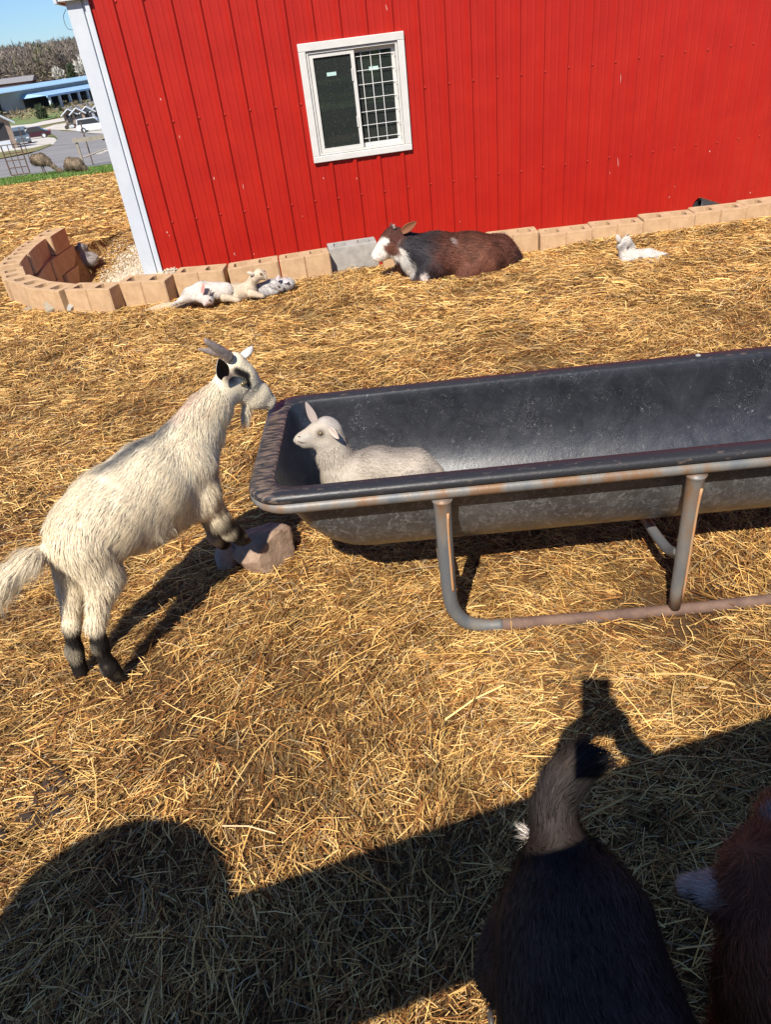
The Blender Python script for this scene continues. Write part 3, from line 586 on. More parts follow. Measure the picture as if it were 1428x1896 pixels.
# ================================================================== FEED BUNK
PL = mat('black polyethylene', (.060, .063, .072), .36, (.032, .034, .040), 7, 10, .0006, 220, spec=.5)
def scuffed(dust=0.):
    m, nt, b = newmat('scuffed black plastic'); N = nt.nodes; L = nt.links; tc = N.new('ShaderNodeTexCoord')
    def nz(sc, det, st, typ='n'):
        mp = N.new('ShaderNodeMapping'); mp.inputs['Scale'].default_value = st; L.new(tc.outputs['Object'], mp.inputs[0]); n = N.new('ShaderNodeTexNoise'); n.inputs['Scale'].default_value = sc; n.inputs['Detail'].default_value = det; n.inputs['Roughness'].default_value = .75; n.inputs['Distortion'].default_value = 1.2; L.new(mp.outputs[0], n.inputs[0]); return n.outputs[0]
    def ramp(src, a, b_, c0, c1):
        r = N.new('ShaderNodeValToRGB'); r.color_ramp.elements[0].position = a; r.color_ramp.elements[1].position = b_; r.color_ramp.elements[0].color = (*c0, 1); r.color_ramp.elements[1].color = (*c1, 1); L.new(src, r.inputs[0]); return r.outputs[0]
    base = ramp(nz(5, 10, (1, 1, 1)), .35, .68, (.012+dust*.018, .013+dust*.018, .017+dust*.018), (.034+dust*.06, .036+dust*.06, .043+dust*.055)); mx = N.new('ShaderNodeMix'); mx.data_type = 'RGBA'; L.new(base, mx.inputs[6]); mx.inputs[7].default_value = (.19, .19, .19, 1)
    L.new(ramp(nz(38, 9, (1.2, 1, 1)), .60-dust*.10, .74-dust*.13, (0, 0, 0), (.75, .75, .75)), mx.inputs[0])
    # fine hairline scratches
    ws = N.new('ShaderNodeTexWave'); ws.inputs['Scale'].default_value = 22; ws.inputs['Distortion'].default_value = 60; ws.inputs['Detail'].default_value = 3; ws.inputs['Detail Scale'].default_value = .6; L.new(tc.outputs['Object'], ws.inputs[0])
    mx2 = N.new('ShaderNodeMix'); mx2.data_type = 'RGBA'; L.new(mx.outputs[2], mx2.inputs[6]); mx2.inputs[7].default_value = (.24, .24, .25, 1)
    mu = N.new('ShaderNodeMath'); mu.operation = 'MULTIPLY'; L.new(ramp(ws.outputs[0], .985, 1., (0, 0, 0), (1, 1, 1)), mu.inputs[0]); L.new(ramp(nz(9, 4, (1, 1, 1)), .5, .6, (0, 0, 0), (.8, .8, .8)), mu.inputs[1]); L.new(mu.outputs[0], mx2.inputs[0])
    L.new(mx2.outputs[2], b.inputs['Base Color']); L.new(ramp(nz(14, 9, (1, 1, 1)), .35, .7, (.28, .28, .28), (.42, .42, .42)), b.inputs['Roughness']); b.inputs['Specular IOR Level'].default_value = .75
    bp = N.new('ShaderNodeBump'); bp.inputs['Distance'].default_value = .0006; L.new(nz(70, 8, (1, 1, 1)), bp.inputs['Height']); L.new(bp.outputs[0], b.inputs['Normal']); return m
SC = scuffed(); SCD = scuffed(1.)
RIMM = mat('rim plastic worn with dried straw', (.024, .024, .027), .42, (.17, .12, .09), 70, 8, .0006, 220, spec=.45, lo=.59, hi=.74, stretch=(.35, 1.4, 1))
def worn_end(m):
    nt = m.node_tree; N = nt.nodes; L = nt.links; r = next(n for n in N if n.type == 'VALTORGB'); src = r.inputs[0].links[0].from_socket
    tc = N.new('ShaderNodeTexCoord'); sx = N.new('ShaderNodeSeparateXYZ'); L.new(tc.outputs['Object'], sx.inputs[0]); mr = N.new('ShaderNodeMapRange'); L.new(sx.outputs[0], mr.inputs[0]); mr.inputs[1].default_value = -1.46; mr.inputs[2].default_value = -1.36; mr.inputs[3].default_value = .14; mr.inputs[4].default_value = 0
    ad = N.new('ShaderNodeMath'); ad.operation = 'ADD'; L.new(src, ad.inputs[0]); L.new(mr.outputs[0], ad.inputs[1]); L.new(ad.outputs[0], r.inputs[0])
worn_end(RIMM)
RZ = .575; TA = G(560, 917, RZ); TB = G(1428, 831, RZ); td = (TB-TA)[:2]; td /= np.linalg.norm(td); tn = np.array([-td[1], td[0]])      # near rim edge line
TL = 3.05; TW = .665; e0 = G(466, 865, RZ); tx0 = float((e0-TA)[:2] @ td)
def TP(u, v, z): p = TA[:2]+td*(tx0+u)+tn*v; return np.array([p[0], p[1], z])          # u along trough, v across (0 near .. TW far)
def rrect(u0, u1, v0, v1, r, nc=7, ns=24):
    o = []; r = min(r, (v1-v0)/2-1e-4)
    for cu, cv, a0 in ((u0+r, v0+r, math.pi), (u1-r, v0+r, 1.5*math.pi), (u1-r, v1-r, 0), (u0+r, v1-r, .5*math.pi)):
        seg = [(cu+r*math.cos(a0+math.pi/2*i/nc), cv+r*math.sin(a0+math.pi/2*i/nc)) for i in range(nc+1)]
        if o:
            p, q = o[-1], seg[0]; k = ns if len(o) in (nc+1, 0) or abs(q[0]-p[0]) > .6 else 4; o += [(p[0]+(q[0]-p[0])*i/k, p[1]+(q[1]-p[1])*i/k) for i in range(1, k)]
        o += seg
    p, q = o[-1], o[0]; o += [(p[0]+(q[0]-p[0])*i/4, p[1]+(q[1]-p[1])*i/4) for i in range(1, 4)]
    return o
rings = []; inner = []
def ring_(ins, z, r, endx=0., zf=None): rings.append((ins, z, r, endx))
ring_(.010, RZ-.026, .095); ring_(.002, RZ-.024, .10); ring_(.0, RZ-.017, .10); ring_(.003, RZ-.006, .10); ring_(.012, RZ, .095); ring_(.048, RZ+.001, .075, .018); ring_(.055, RZ-.004, .068, .018); ring_(.060, RZ-.014, .062, .018)
nr0 = len(rings); DB = .348; HW = TW/2-.060
for i in range(1, 15):
    t = i/14; a = t*math.pi/2; wv = HW*(math.cos(a*.98)**.74); z = RZ-.014-(DB-.014)*(math.sin(a)**1.12)
    ring_(TW/2-wv, z, max(.02, min(.058+.10*t, wv-.002)), .018+.20*(t**1.2)-(TW/2-wv-.060))
m = MB(); cnt = None; V = []; th_ = .008
for side in (0, 1):
    rg = rings if side == 0 else rings[4:]
    for k, (ins_, z, r, ex) in enumerate(rg):
        # outer skin: offset outward and down by the wall thickness
        io = ins_ - (th_ if side and ins_ > .05 else 0); zz = z-(th_ if side else 0)
        if side and k < 4: io = [.012, .042, .048, .0525][k]+.0; zz = [RZ-.008, RZ-.008, RZ-.014, RZ-.03][k]
        pts = rrect(io+ex, TL-io-ex, io, TW-io, r)
        if cnt is None: cnt = len(pts)
        V += [TP(p[0], p[1], zz) for p in pts]
nr = len(rings); F = []
Fr, Fb, Fo = [], [], []
for k in range(nr-1):
    for i in range(cnt):
        q = (k*cnt+i, k*cnt+(i+1) % cnt, (k+1)*cnt+(i+1) % cnt, (k+1)*cnt+i); (Fr if k < nr0-2 else Fb).append(q)
b0 = nr*cnt
for k in range(nr-5):
    for i in range(cnt): (Fb if k < 4 else Fo).append((b0+k*cnt+i, b0+(k+1)*cnt+i, b0+(k+1)*cnt+(i+1) % cnt, b0+k*cnt+(i+1) % cnt))
Fb.append(tuple((nr-1)*cnt+i for i in range(cnt))); Fo.append(tuple(b0+(nr-5)*cnt+i for i in range(cnt))[::-1])
bunk = thing('feed_trough', 'long black plastic feed trough on a rusty galvanized pipe frame', 'trough', tuple(TP(TL/2, TW/2, 0))); torg = TP(TL/2, TW/2, 0)
V = np.array(V)
def subobj(name, F, mt):
    us = sorted({i for f in F for i in f}); mp = {v: i for i, v in enumerate(us)}; return obj(name, V[us], [tuple(mp[i] for i in f) for f in F], mt, bunk, torg, True)
tub = subobj('tub', Fb+Fo, SC); tub.data.materials.append(SCD)
for f in tub.data.polygons[len(Fb):]: f.material_index = 1
subobj('rim', Fr, RIMM)
bl = MB().ball(TP(1.47, TW-.032, RZ+.002), (.009, .009, .004)).build('bolt_head', CBG, bunk, torg, True)
def pipemat():
    m, nt, b = newmat('galvanized pipe with rust'); N = nt.nodes; L = nt.links; tc = N.new('ShaderNodeTexCoord'); mp = N.new('ShaderNodeMapping'); mp.inputs['Scale'].default_value = (1, 1, .35); L.new(tc.outputs['Object'], mp.inputs[0])
    n = N.new('ShaderNodeTexNoise'); n.inputs['Scale'].default_value = 9; n.inputs['Detail'].default_value = 8; n.inputs['Roughness'].default_value = .6; L.new(mp.outputs[0], n.inputs[0]); r = N.new('ShaderNodeValToRGB'); e = r.color_ramp.elements; e[0].position = .40; e[0].color = (.125, .135, .145, 1); e[1].position = .62; e[1].color = (.21, .12, .065, 1); k = e.new(.52); k.color = (.19, .175, .155, 1)
    L.new(n.outputs[0], r.inputs[0]); L.new(r.outputs[0], b.inputs['Base Color']); b.inputs['Roughness'].default_value = .5; b.inputs['Metallic'].default_value = .15; n2 = N.new('ShaderNodeTexNoise'); n2.inputs['Scale'].default_value = 120; n2.inputs['Detail'].default_value = 6; L.new(tc.outputs['Object'], n2.inputs[0]); bp = N.new('ShaderNodeBump'); bp.inputs['Distance'].default_value = .0006; L.new(n2.outputs[0], bp.inputs['Height']); L.new(bp.outputs[0], b.inputs['Normal']); return m
GP = pipemat(); RUST = mat('rusty skid pipe', (.115, .068, .052), .8, (.20, .125, .09), 16, 8, .001, 120); RSTK = mat('orange rust', (.52, .24, .09), .8, (.40, .27, .16), 40, 6)
# top rail loop under the rim
pts = rrect(.012, TL-.012, .012, TW-.012, .11); P = [TP(p[0], p[1], RZ-.044) for p in pts]; m = MB().tube(P+P[:1], .0170, 12, cap=False); m.build('top_rail', GP, bunk, torg, True, 'galvanized tube running under the rim')
u1 = float((G(818, 905, .55)-TP(0, 0, 0))[:2] @ td); u2 = float((G(1298, 860, .55)-TP(0, 0, 0))[:2] @ td); UG = [u1, u2, TL-u2, TL-u1]
def legpts(u, v, sgn, bendto=0):
    b_ = [TP(u, v, RZ-.062), TP(u, v, RZ-.10), TP(u, v, .3)]
    if bendto: b_ += [TP(u+bendto*.002, v, .17), TP(u+bendto*.012, v, .10), TP(u+bendto*.045, v, .045), TP(u+bendto*.10, v, .022), TP(u+bendto*.16, v, .016)]
    else: b_ += [TP(u, v, .024)]
    return b_
for v in (.012, TW-.012):
    for j, u in enumerate(UG):
        if j in (0, 3):
            rad = [.030, .025, .0235, .0225, .022, .0215, .0205, .0195]; MB().tube(legpts(u, v, 1, 1 if j == 0 else -1), rad, 14, smoothn=5).build('leg', GP, bunk, torg, True, None if j or v > .1 else 'near left leg that bends into the ground pipe')
        else: MB().tube(legpts(u, v, 1), [.030, .0235, .0215, .0185], 14, smoothn=4).build('leg', GP, bunk, torg, True)
        if v < .1 and j < 2:
            MB().tube([TP(u+.012, v-.0205, RZ-.10), TP(u+.010, v-.0208, .40), TP(u+.012, v-.0198, .22), TP(u+.013, v-.0188, .06 if j else .19)], [.0045, .0035, .0042, .003], 6, smoothn=3).build('rust_streak', RSTK, bunk, torg, True)
    MB().tube([TP(UG[0]+.13, v, .016), TP(UG[1], v, .012), TP(TL/2, v, .018), TP(UG[2], v, .012), TP(UG[3]-.13, v, .016)], .019, 12, smoothn=5).build('skid_pipe', RUST, bunk, torg, True, 'rusty brown pipe lying along the ground')
for u in UG:   # cradle braces crossing under the tub
    MB().tube([TP(u-.004, .02, .235), TP(u-.004, .12, .175), TP(u-.004, TW/2, .150), TP(u-.004, TW-.12, .175), TP(u-.004, TW-.02, .235)], .0165, 10, smoothn=5).build('cross_brace', GP, bunk, torg, True)
# stray straws lying in the tub
r_ = np.random.default_rng(4); n = 26; uu = r_.uniform(.9, 1.9, n); vv = r_.uniform(.2, .5, n); P = np.array([TP(a_, b_, RZ-DB+.012+.9*((b_-TW/2)**2)) for a_, b_ in zip(uu, vv)]); bx = blades(P, r_.uniform(0, 6.28, n), r_.uniform(.02, .06, n), np.full(n, .002), r_.normal(0, .1, n), np.tile(PALE, (n, 1)), seed=5)
tag(obj('straw_wisps', bx[0], (bx[1], bx[2]), STRAW, cols=bx[3]), 'a few loose straws lying inside the black trough', 'straw', kind='stuff')

# ================================================================== ROCKS
ROCK = {}
def rock(name, c, size, col, col2, label, seed, yaw=0, flat=1.0, parts=3, sc=30):
    import bmesh
    bm = bmesh.new(); bmesh.ops.create_icosphere(bm, subdivisions=4, radius=1); r = np.random.default_rng(seed); pl = [(v/np.linalg.norm(v), r.uniform(.55, .85)) for v in r.normal(0, 1, (11, 3))]
    for v in bm.verts:
        p = np.array(v.co)
        for nn, d in pl:
            e = p @ nn-d
            if e > 0: p = p-nn*e*.92
        q = p*3; p *= 1+.03*math.sin(q[0]*2.3+seed)*math.sin(q[1]*2.9)+.012*math.sin(q[2]*5+q[0]*4); v.co = p*np.array(size)
    me = bpy.data.meshes.new(name); bm.to_mesh(me); bm.free(); k = (col, col2)
    if k not in ROCK: ROCK[k] = mat('rough stone', col, .9, col2, sc, 8, .004, 45, spec=.15)
    me.materials.append(ROCK[k]); o = bpy.data.objects.new(name, me); COL.objects.link(o); o.location = c; o.rotation_euler = (0, 0, yaw); return tag(o, label, 'rock')
rk = G(487, 1015, .06); rock('rock', tuple(rk+[0, .0, -.015]), (.145, .105, .105), (.27, .18, .125), (.37, .26, .185), 'pinkish brown rock under the front hooves of the standing goat', 3, .3)
rk2 = G(425, 1035, .03); rock('rock', tuple(rk2), (.055, .06, .075), (.25, .19, .16), (.33, .26, .21), 'small dark stone wedged beside the pinkish rock by the goat', 8, 1.2)
rock('rock', tuple(G(103, 572, .03)), (.115, .075, .075), (.26, .215, .15), (.36, .31, .23), 'pale rough rock in front of the second block of the curved wall', 5, .4)
rock('rock', tuple(G(139, 570, .035)), (.085, .06, .065), (.30, .28, .24), (.40, .38, .33), 'grey rock on the right of the pale rough rock', 12, 1.4)
rock('rock', tuple(G(62, 573, .01)), (.12, .06, .035), (.25, .20, .15), (.33, .27, .20), 'low flat brown rock on the left of the pale rough rock', 14, .1)
rock('rock', tuple(G(300, 570, .02)), (.15, .04, .045), (.44, .34, .22), (.55, .45, .31), 'long low tan rock at the left of the sleeping white kid', 17, .15)
rock('rock', tuple(G(338, 566, .02)), (.10, .04, .04), (.28, .21, .15), (.36, .28, .2), 'small dark brown rock against the belly of the sleeping white kid', 19, .2)

# ================================================================== THE COUNTRY BEYOND THE YARD
def poly3(name, pts, m, lift, kind='structure', n=5):
    import bmesh
    W = [drop(x, y) for x, y in pts]; bm = bmesh.new(); bm.faces.new([bm.verts.new((p[0], p[1], 0)) for p in W]); bmesh.ops.triangulate(bm, faces=bm.faces)
    for _ in range(n): bmesh.ops.subdivide_edges(bm, edges=[e for e in bm.edges if e.calc_length() > 2.5], cuts=1)
    for v in bm.verts: v.co.z = hz(v.co.x, v.co.y)+lift
    bmesh.ops.triangulate(bm, faces=bm.faces); bmesh.ops.recalc_face_normals(bm, faces=bm.faces)
    if sum(f.normal.z for f in bm.faces) < 0: bmesh.ops.reverse_faces(bm, faces=bm.faces)
    me = bpy.data.meshes.new(name); bm.to_mesh(me); bm.free(); me.materials.append(m); o = bpy.data.objects.new(name, me); COL.objects.link(o); return tag(o, kind=kind)
ASP = mat('grey asphalt', (.20, .19, .185), .9, (.26, .245, .235), .4, 6); LOT = mat('pale crushed stone lot', (.58, .54, .48), .95, (.47, .43, .37), .5, 8)
poly3('road', [(-140, 345), (-140, 312), (-20, 300), (55, 286), (94, 271), (107, 258), (97, 249), (74, 241), (100, 238), (140, 244), (170, 249), (215, 249), (300, 240), (300, 290), (216, 304), (150, 313), (80, 322), (0, 333)], ASP, .05, n=4)
poly3('gravel_lot', [(-140, 312), (-140, 285), (0, 268), (40, 258), (75, 254), (100, 256), (105, 260), (99, 268), (60, 276), (0, 286)], LOT, .06, n=4)
poly3('gravel_lot', [(75, 240), (100, 232), (125, 228), (200, 226), (300, 216), (300, 242), (215, 250), (170, 248), (130, 242)], LOT, .07, n=4)
poly3('far_road', [(-140, 250), (-140, 240), (0, 235), (60, 228), (124, 218), (124, 224), (60, 236), (0, 243)], LOT, .08, n=4)
poly3('upper_road', [(-140, 232), (-140, 218), (0, 203), (60, 199), (130, 188), (300, 165), (300, 178), (150, 196), (90, 207), (0, 219)], ASP, .10, n=4)
poly3('verge', [(-140, 322), (-140, 302), (0, 284), (60, 276), (93, 268), (97, 270), (70, 281), (0, 296)], mat('mown verge', (.10, .17, .045), .9, (.30, .17, .08), .5, 7), .09, n=4)
poly3('meadow', [(14, 222), (60, 207), (100, 203), (122, 206), (110, 217), (60, 230), (20, 234)], mat('green meadow', (.10, .19, .045), .9, (.22, .20, .09), .15, 7), .12, n=4)
poly3('dry_meadow', [(-100, 178), (0, 168), (60, 158), (105, 155), (110, 160), (60, 166), (0, 178), (-100, 190)], mat('dry broomsedge', (.36, .22, .12), .95, (.26, .17, .10), .1, 8), .5, n=3)

def bx(m, c, d, rz=0, bev=0): return m.box(c, d, rz=rz, bev=bev)
def at(px, py): return drop(px, py)
def away(p): return math.atan2(p[1], p[0])
# long building with a blue metal roof
ang = math.radians(10)
SIDE = mat('weathered pale siding', (.42, .40, .36), .8, (.34, .32, .29), .3, 6); BLUE = mat('light blue metal roof', (.30, .50, .72), .35, (.38, .56, .76), .5, 4); SHADE = mat('dark opening', (.03, .03, .035), .8); GREYR = mat('grey shingles', (.20, .20, .21), .8, (.26, .25, .25), 3)
def local(o, rz):
    c, s = math.cos(rz), math.sin(rz); return lambda u, v, z: np.array([o[0]+c*u-s*v, o[1]+s*u+c*v, o[2]+z])
P0_ = at(62, 208); P1_ = at(200, 180); bl_o = P0_; rz = math.atan2(P1_[1]-P0_[1], P1_[0]-P0_[0]); Lo = local(bl_o, rz)
t = thing('long_building', 'long low pale building with a light blue metal roof and columned porch', 'building', tuple(bl_o))
def lbox(m, Lf, u0, u1, v0, v1, z0, z1, rz): m.box((Lf(u0, v0, z0)+Lf(u1, v1, z1))/2, (u1-u0, v1-v0, z1-z0), rz=rz)
s_b = np.linalg.norm(P1_-P0_)/90.0
m = MB(); lbox(m, Lo, -60, 110, 4, 26, -.5, 4.7, rz); m.build('wall', SIDE, t, bl_o)
m = MB()
for z0, z1, v0, v1 in ((4.6, 5.35, 3.0, 15.0),):
    a_, b_, c_, d_ = Lo(-61, v0, z0), Lo(111, v0, z0), Lo(111, v1, z1), Lo(-61, v1, z1); e_, f2_ = Lo(111, 27, z0), Lo(-61, 27, z0); m.quad([a_, b_, c_, d_]); m.quad([d_, c_, e_, f2_]); m.quad([a_, d_, f2_]); m.quad([b_, e_, c_])
m.build('roof', BLUE, t, bl_o)
m = MB(); a_, b_, c_, d_ = Lo(2, -3.5, 3.0), Lo(34, -3.5, 3.0), Lo(32, 4, 3.7), Lo(4, 4, 3.7); m.quad([a_, b_, c_, d_]); lbox(m, Lo, 2, 34, -3.6, -3.3, 2.6, 3.0, rz); m.quad([a_, d_, Lo(2, 4, 2.8)]); m.quad([b_, Lo(34, 4, 2.8), c_]); m.build('porch_roof', BLUE, t, bl_o)
m = MB(); lbox(m, Lo, 3, 33, 3.8, 3.95, 0, 2.9, rz); m.build('porch_opening', SHADE, t, bl_o)
for i in range(8): m = MB(); lbox(m, Lo, 3+i*4.15, 3.5+i*4.15, -3.3, -2.8, 0, 2.7, rz); m.build('porch_column', WHT, t, bl_o)
for i in range(9): m = MB(); lbox(m, Lo, -52+i*5.6, -50.4+i*5.6, 3.9, 3.97, .2, 3.1, rz); m.build('window', SHADE, t, bl_o)
# dark brown barn far left behind
o_ = at(-5, 172); Lf = local(o_, .12); t = thing('brown_barn', 'long dark brown barn behind the dry field at the far left', 'barn', tuple(o_)); m = MB(); lbox(m, Lf, -20, 13, 0, 9, -1, 2.6, .12); m.build('wall', mat('dark brown boards', (.11, .075, .06), .8, (.15, .11, .09), .5), t, o_)
m = MB(); m.quad([Lf(-21, -1, 2.5), Lf(14, -1, 2.5), Lf(14, 4.5, 4.2), Lf(-21, 4.5, 4.2)]); m.quad([Lf(-21, 4.5, 4.2), Lf(14, 4.5, 4.2), Lf(14, 10, 2.5), Lf(-21, 10, 2.5)]); m.quad([Lf(14, -1, 2.5), Lf(14, 10, 2.5), Lf(14, 4.5, 4.2)]); m.build('roof', GREYR, t, o_)
m = MB(); lbox(m, Lf, -18, 12, -.06, -.01, 1.3, 1.7, .12); m.build('window_band', WHT, t, o_)
# gabled cabins / sample sheds
BRK = mat('brown brick', (.24, .17, .13), .85, (.32, .25, .20), 4, 6); GRW = mat('blue grey siding', (.25, .27, .31), .8, (.30, .32, .36), 2); YEL = mat('yellow board', (.55, .38, .12), .7)
def shed(px, py, Wd, D, Hh, rz, wall, label, open_=True, sc=1.):
    Wd *= .46; D *= .6; Hh *= .72
    o = at(px, py); Lf = local(o, rz); t = thing('gabled_shed', label, 'shed', tuple(o), 'gabled sheds along the far lot')
    m = MB(); lbox(m, Lf, -Wd/2, Wd/2, 0, D, -.5, Hh, rz); m.quad([Lf(-Wd/2, 0, Hh), Lf(Wd/2, 0, Hh), Lf(0, 0, Hh+Wd*.30)]); m.quad([Lf(-Wd/2, D, Hh), Lf(Wd/2, D, Hh), Lf(0, D, Hh+Wd*.30)]); m.build('wall', wall, t, o)
    m = MB(); e = .35; k = .18
    for sg in (-1, 1):
        a_, b_, c_, d_ = Lf(sg*(Wd/2+e), -.5, Hh-e*.6), Lf(0, -.5, Hh+Wd*.30+.05), Lf(0, D+.4, Hh+Wd*.30+.05), Lf(sg*(Wd/2+e), D+.4, Hh-e*.6); up_ = np.array([0, 0, k]); m.add([a_, b_, c_, d_, a_+up_, b_+up_, c_+up_, d_+up_], [(0, 1, 2, 3), (4, 7, 6, 5), (0, 4, 5, 1), (1, 5, 6, 2), (2, 6, 7, 3), (3, 7, 4, 0)])
    m.build('roof', GREYR, t, o)
    m = MB()
    for sg in (-1, 1): m.tube([Lf(sg*(Wd/2+e), -.55, Hh-e*.6), Lf(0, -.55, Hh+Wd*.30+.12)], .09, 4)
    m.build('gable_trim', WHT, t, o)
    m = MB(); lbox(m, Lf, -Wd*.28, Wd*.28, -.05, .02, .9, Hh-.1, rz); m.build('opening', SHADE, t, o)
    m = MB(); lbox(m, Lf, -Wd*.28, Wd*.28, -.08, -.055, .0, .8, rz); m.build('panel', WHT, t, o); return t
shed(10, 278, 5.2, 6.0, 3.3, .55, BRK, 'brick gabled shed nearest the left edge of the photo')
shed(136, 238, 4.4, 5, 3.0, .2, BRK, 'leftmost brick gabled shed of the row behind the white car')
shed(151, 236, 4.4, 5, 3.0, .2, BRK, 'second brick gabled shed of the row behind the white car')
shed(169, 233, 4.4, 5, 3.0, .2, GRW, 'blue grey gabled shed behind the white car')
shed(188, 230, 4.4, 5, 3.0, .2, GRW, 'blue grey gabled shed with a yellow panel beside the barn corner')
# cars
def car(px, py, rz, paint_, label, suv=True):
    o = at(px, py); Lf = local(o, rz); t = thing('parked_car', label, 'car', tuple(o), 'cars parked on the far lot'); Wd = 1.8
    Hh, Hb = (1.65, .95) if suv else (1.4, .82)
    prof = [(-2.2, .35), (-2.25, .75), (-2.15, Hb), (-1.0, Hb+.02), (1.6, Hb+.05), (2.2, Hb-.05), (2.25, .6), (2.2, .32)] if suv else [(-2.2, .3), (-2.25, .6), (-2.1, Hb-.1), (-1.0, Hb), (1.4, Hb+.02), (2.2, Hb-.05), (2.25, .55), (2.2, .3)]
    cab = [(-1.05, Hb), (-.35, Hh), (2.0, Hh-.03), (2.15, Hb+.02)] if suv else [(-1.0, Hb-.02), (-.25, Hh), (.9, Hh), (1.65, Hb)]
    def ext(m, pr, w0, ins=0.):
        n = len(pr); V = [Lf(u, -w0, z) for u, z in pr]+[Lf(u, w0, z) for u, z in pr]; F = [tuple(range(n))[::-1], tuple(range(n, 2*n))]+[(i, (i+1) % n, n+(i+1) % n, n+i) for i in range(n)]; m.add(V, F)
    m = MB(); ext(m, prof, Wd/2); c2 = [(cab[0][0]+.05, cab[0][1]), (cab[1][0], cab[1][1]), (cab[2][0], cab[2][1]), (cab[3][0]-.02, cab[3][1])]; ext(m, c2, Wd/2-.16); m.build('body', paint_, t, o)
    m = MB(); g = [(u*.93+.02, Hb+.04+(z-Hb)*.86) for u, z in cab]; n = len(g)
    for sg in (-1, 1): m.quad([Lf(u, sg*(Wd/2-.152), z) for u, z in g])
    for a_, b_ in ((cab[0], cab[1]), (cab[3], cab[2])): ux = -.02 if a_ is cab[0] else .02; m.quad([Lf(a_[0]+ux, -.68, a_[1]+.06), Lf(a_[0]+ux, .68, a_[1]+.06), Lf(b_[0]+ux, .6, b_[1]-.08), Lf(b_[0]+ux, -.6, b_[1]-.08)])
    m.build('windows', mat('car glass', (.03, .035, .04), .1) if 'car glass' not in bpy.data.materials else bpy.data.materials['car glass'], t, o)
    for u in (-1.4, 1.4):
        for sg in (-1, 1): c_ = Lf(u, sg*(Wd/2-.1), .34); ax_ = Lf(u, sg*(Wd/2+.06), .34); w_ = MB().tube([c_, ax_], .34, 16).build('wheel', DARK, t, o); MB().tube([ax_, ax_+(ax_-c_)*.1], .19, 10).build('rim', WHT, w_, o)
    for sg in (-1, 1): m = MB(); m.box(Lf(-2.22, sg*.65, .72), (.08, .3, .14), rz=rz); m.build('headlight', WHT, t, o); m = MB(); m.box(Lf(2.22, sg*.72, .82), (.08, .2, .22), rz=rz); m.build('taillight', mat('red lamp lens', (.4, .02, .02), .3) if 'red lamp lens' not in bpy.data.materials else bpy.data.materials['red lamp lens'], t, o)
    return t
SV = mat('silver white paint', (.62, .63, .64), .3); MR = mat('maroon paint', (.045, .012, .02), .3); BD = mat('dark blue grey paint', (.10, .13, .16), .3)
car(178, 243, .10+math.pi, SV, 'silver white suv parked in front of the blue grey sheds')
car(63, 258, .25, MR, 'dark maroon sedan parked beside the brick shed', False)
car(38, 252, .3, SV, 'white car parked behind the maroon sedan', False)
car(40, 268, 2.0, BD, 'dark blue grey car parked between the brick shed and the maroon sedan')
# motorcycle cluster left of the suv
o_ = at(133, 239); Lf = local(o_, .2); t = thing('motorcycle', 'dark motorcycle parked left of the silver white suv', 'motorcycle', tuple(o_))
for u in (-.75, .75): MB().tube([Lf(u, -.06, .33), Lf(u, .06, .33)], .33, 14).build('wheel', DARK, t, o_)
MB().tube([Lf(-.75, 0, .35), Lf(-.45, 0, .75), Lf(.1, 0, .8), Lf(.75, 0, .6)], [.08, .17, .16, .1], 8).build('body', DARK, t, o_); MB().tube([Lf(-.5, -.4, 1.05), Lf(-.45, 0, 1.0), Lf(-.5, .4, 1.05)], .03, 6).build('handlebar', DARK, t, o_)
# fences and gate at the end of the grass
IRON = mat('rusty brown iron', (.09, .06, .05), .8, (.16, .10, .07), 8); OLDW = mat('weathered rail wood', (.27, .23, .18), .9, (.36, .31, .25), 5)
g0 = at(22, 329); g1 = g0+np.array([3.0, .0, 0]); rzg = .05; Lf = local(g0, rzg); t = thing('pipe_gate', 'brown pipe livestock gate left of the standing emu', 'gate', tuple(g0)); sc_ = np.linalg.norm(at(58, 324)-g0)
m = MB(); m.tube([Lf(0, 0, .1), Lf(0, 0, 1.35), Lf(sc_*1.0, 0, 1.35), Lf(sc_*1.0, 0, .1), Lf(0, 0, .1)], .035, 6)
for zz in (.4, .7, 1.0): m.tube([Lf(0, 0, zz), Lf(sc_, 0, zz)], .022, 5)
for u in (.33, .66): m.tube([Lf(sc_*u, 0, .1), Lf(sc_*u, 0, 1.35)], .022, 5)
m.build('gate_frame', IRON, t, g0)
p0 = at(156, 311); Lf = local(p0, .12); t = thing('rail_fence', 'weathered wooden rail fence section beside the barn corner', 'fence', tuple(p0))
for u in (0, 3.0, 6.0, 9.0): m = MB(); m.box(Lf(u, 0, .62), (.11, .11, 1.35), rz=.12, bev=.01); m.build('post', OLDW, t, p0)
m = MB(); m.box(Lf(4.5, -.08, 1.18), (9.3, .05, .17), rz=.12); m.build('rail', OLDW, t, p0); m = MB(); m.tube([Lf(0.1, -.1, .45), Lf(2.9, -.1, 1.0)], .03, 5); m.build('brace', OLDW, t, p0)
for px, py, top, lb in ((173, 308, 1.9, 'thin dark steel post beside the wooden rail fence'), (57, 303, 2.0, 'thin dark steel post behind the standing emu'),):
    o_ = at(px, py); m = MB(); m.tube([o_, o_+[0, 0, top]], .028, 6); m.tube([o_+[-.06, 0, top*.7], o_+[.0, 0, top*.7]], .02, 5); tag(m.build('fence_post', IRON, None, o_), lb, 'post', 'thin steel fence posts')
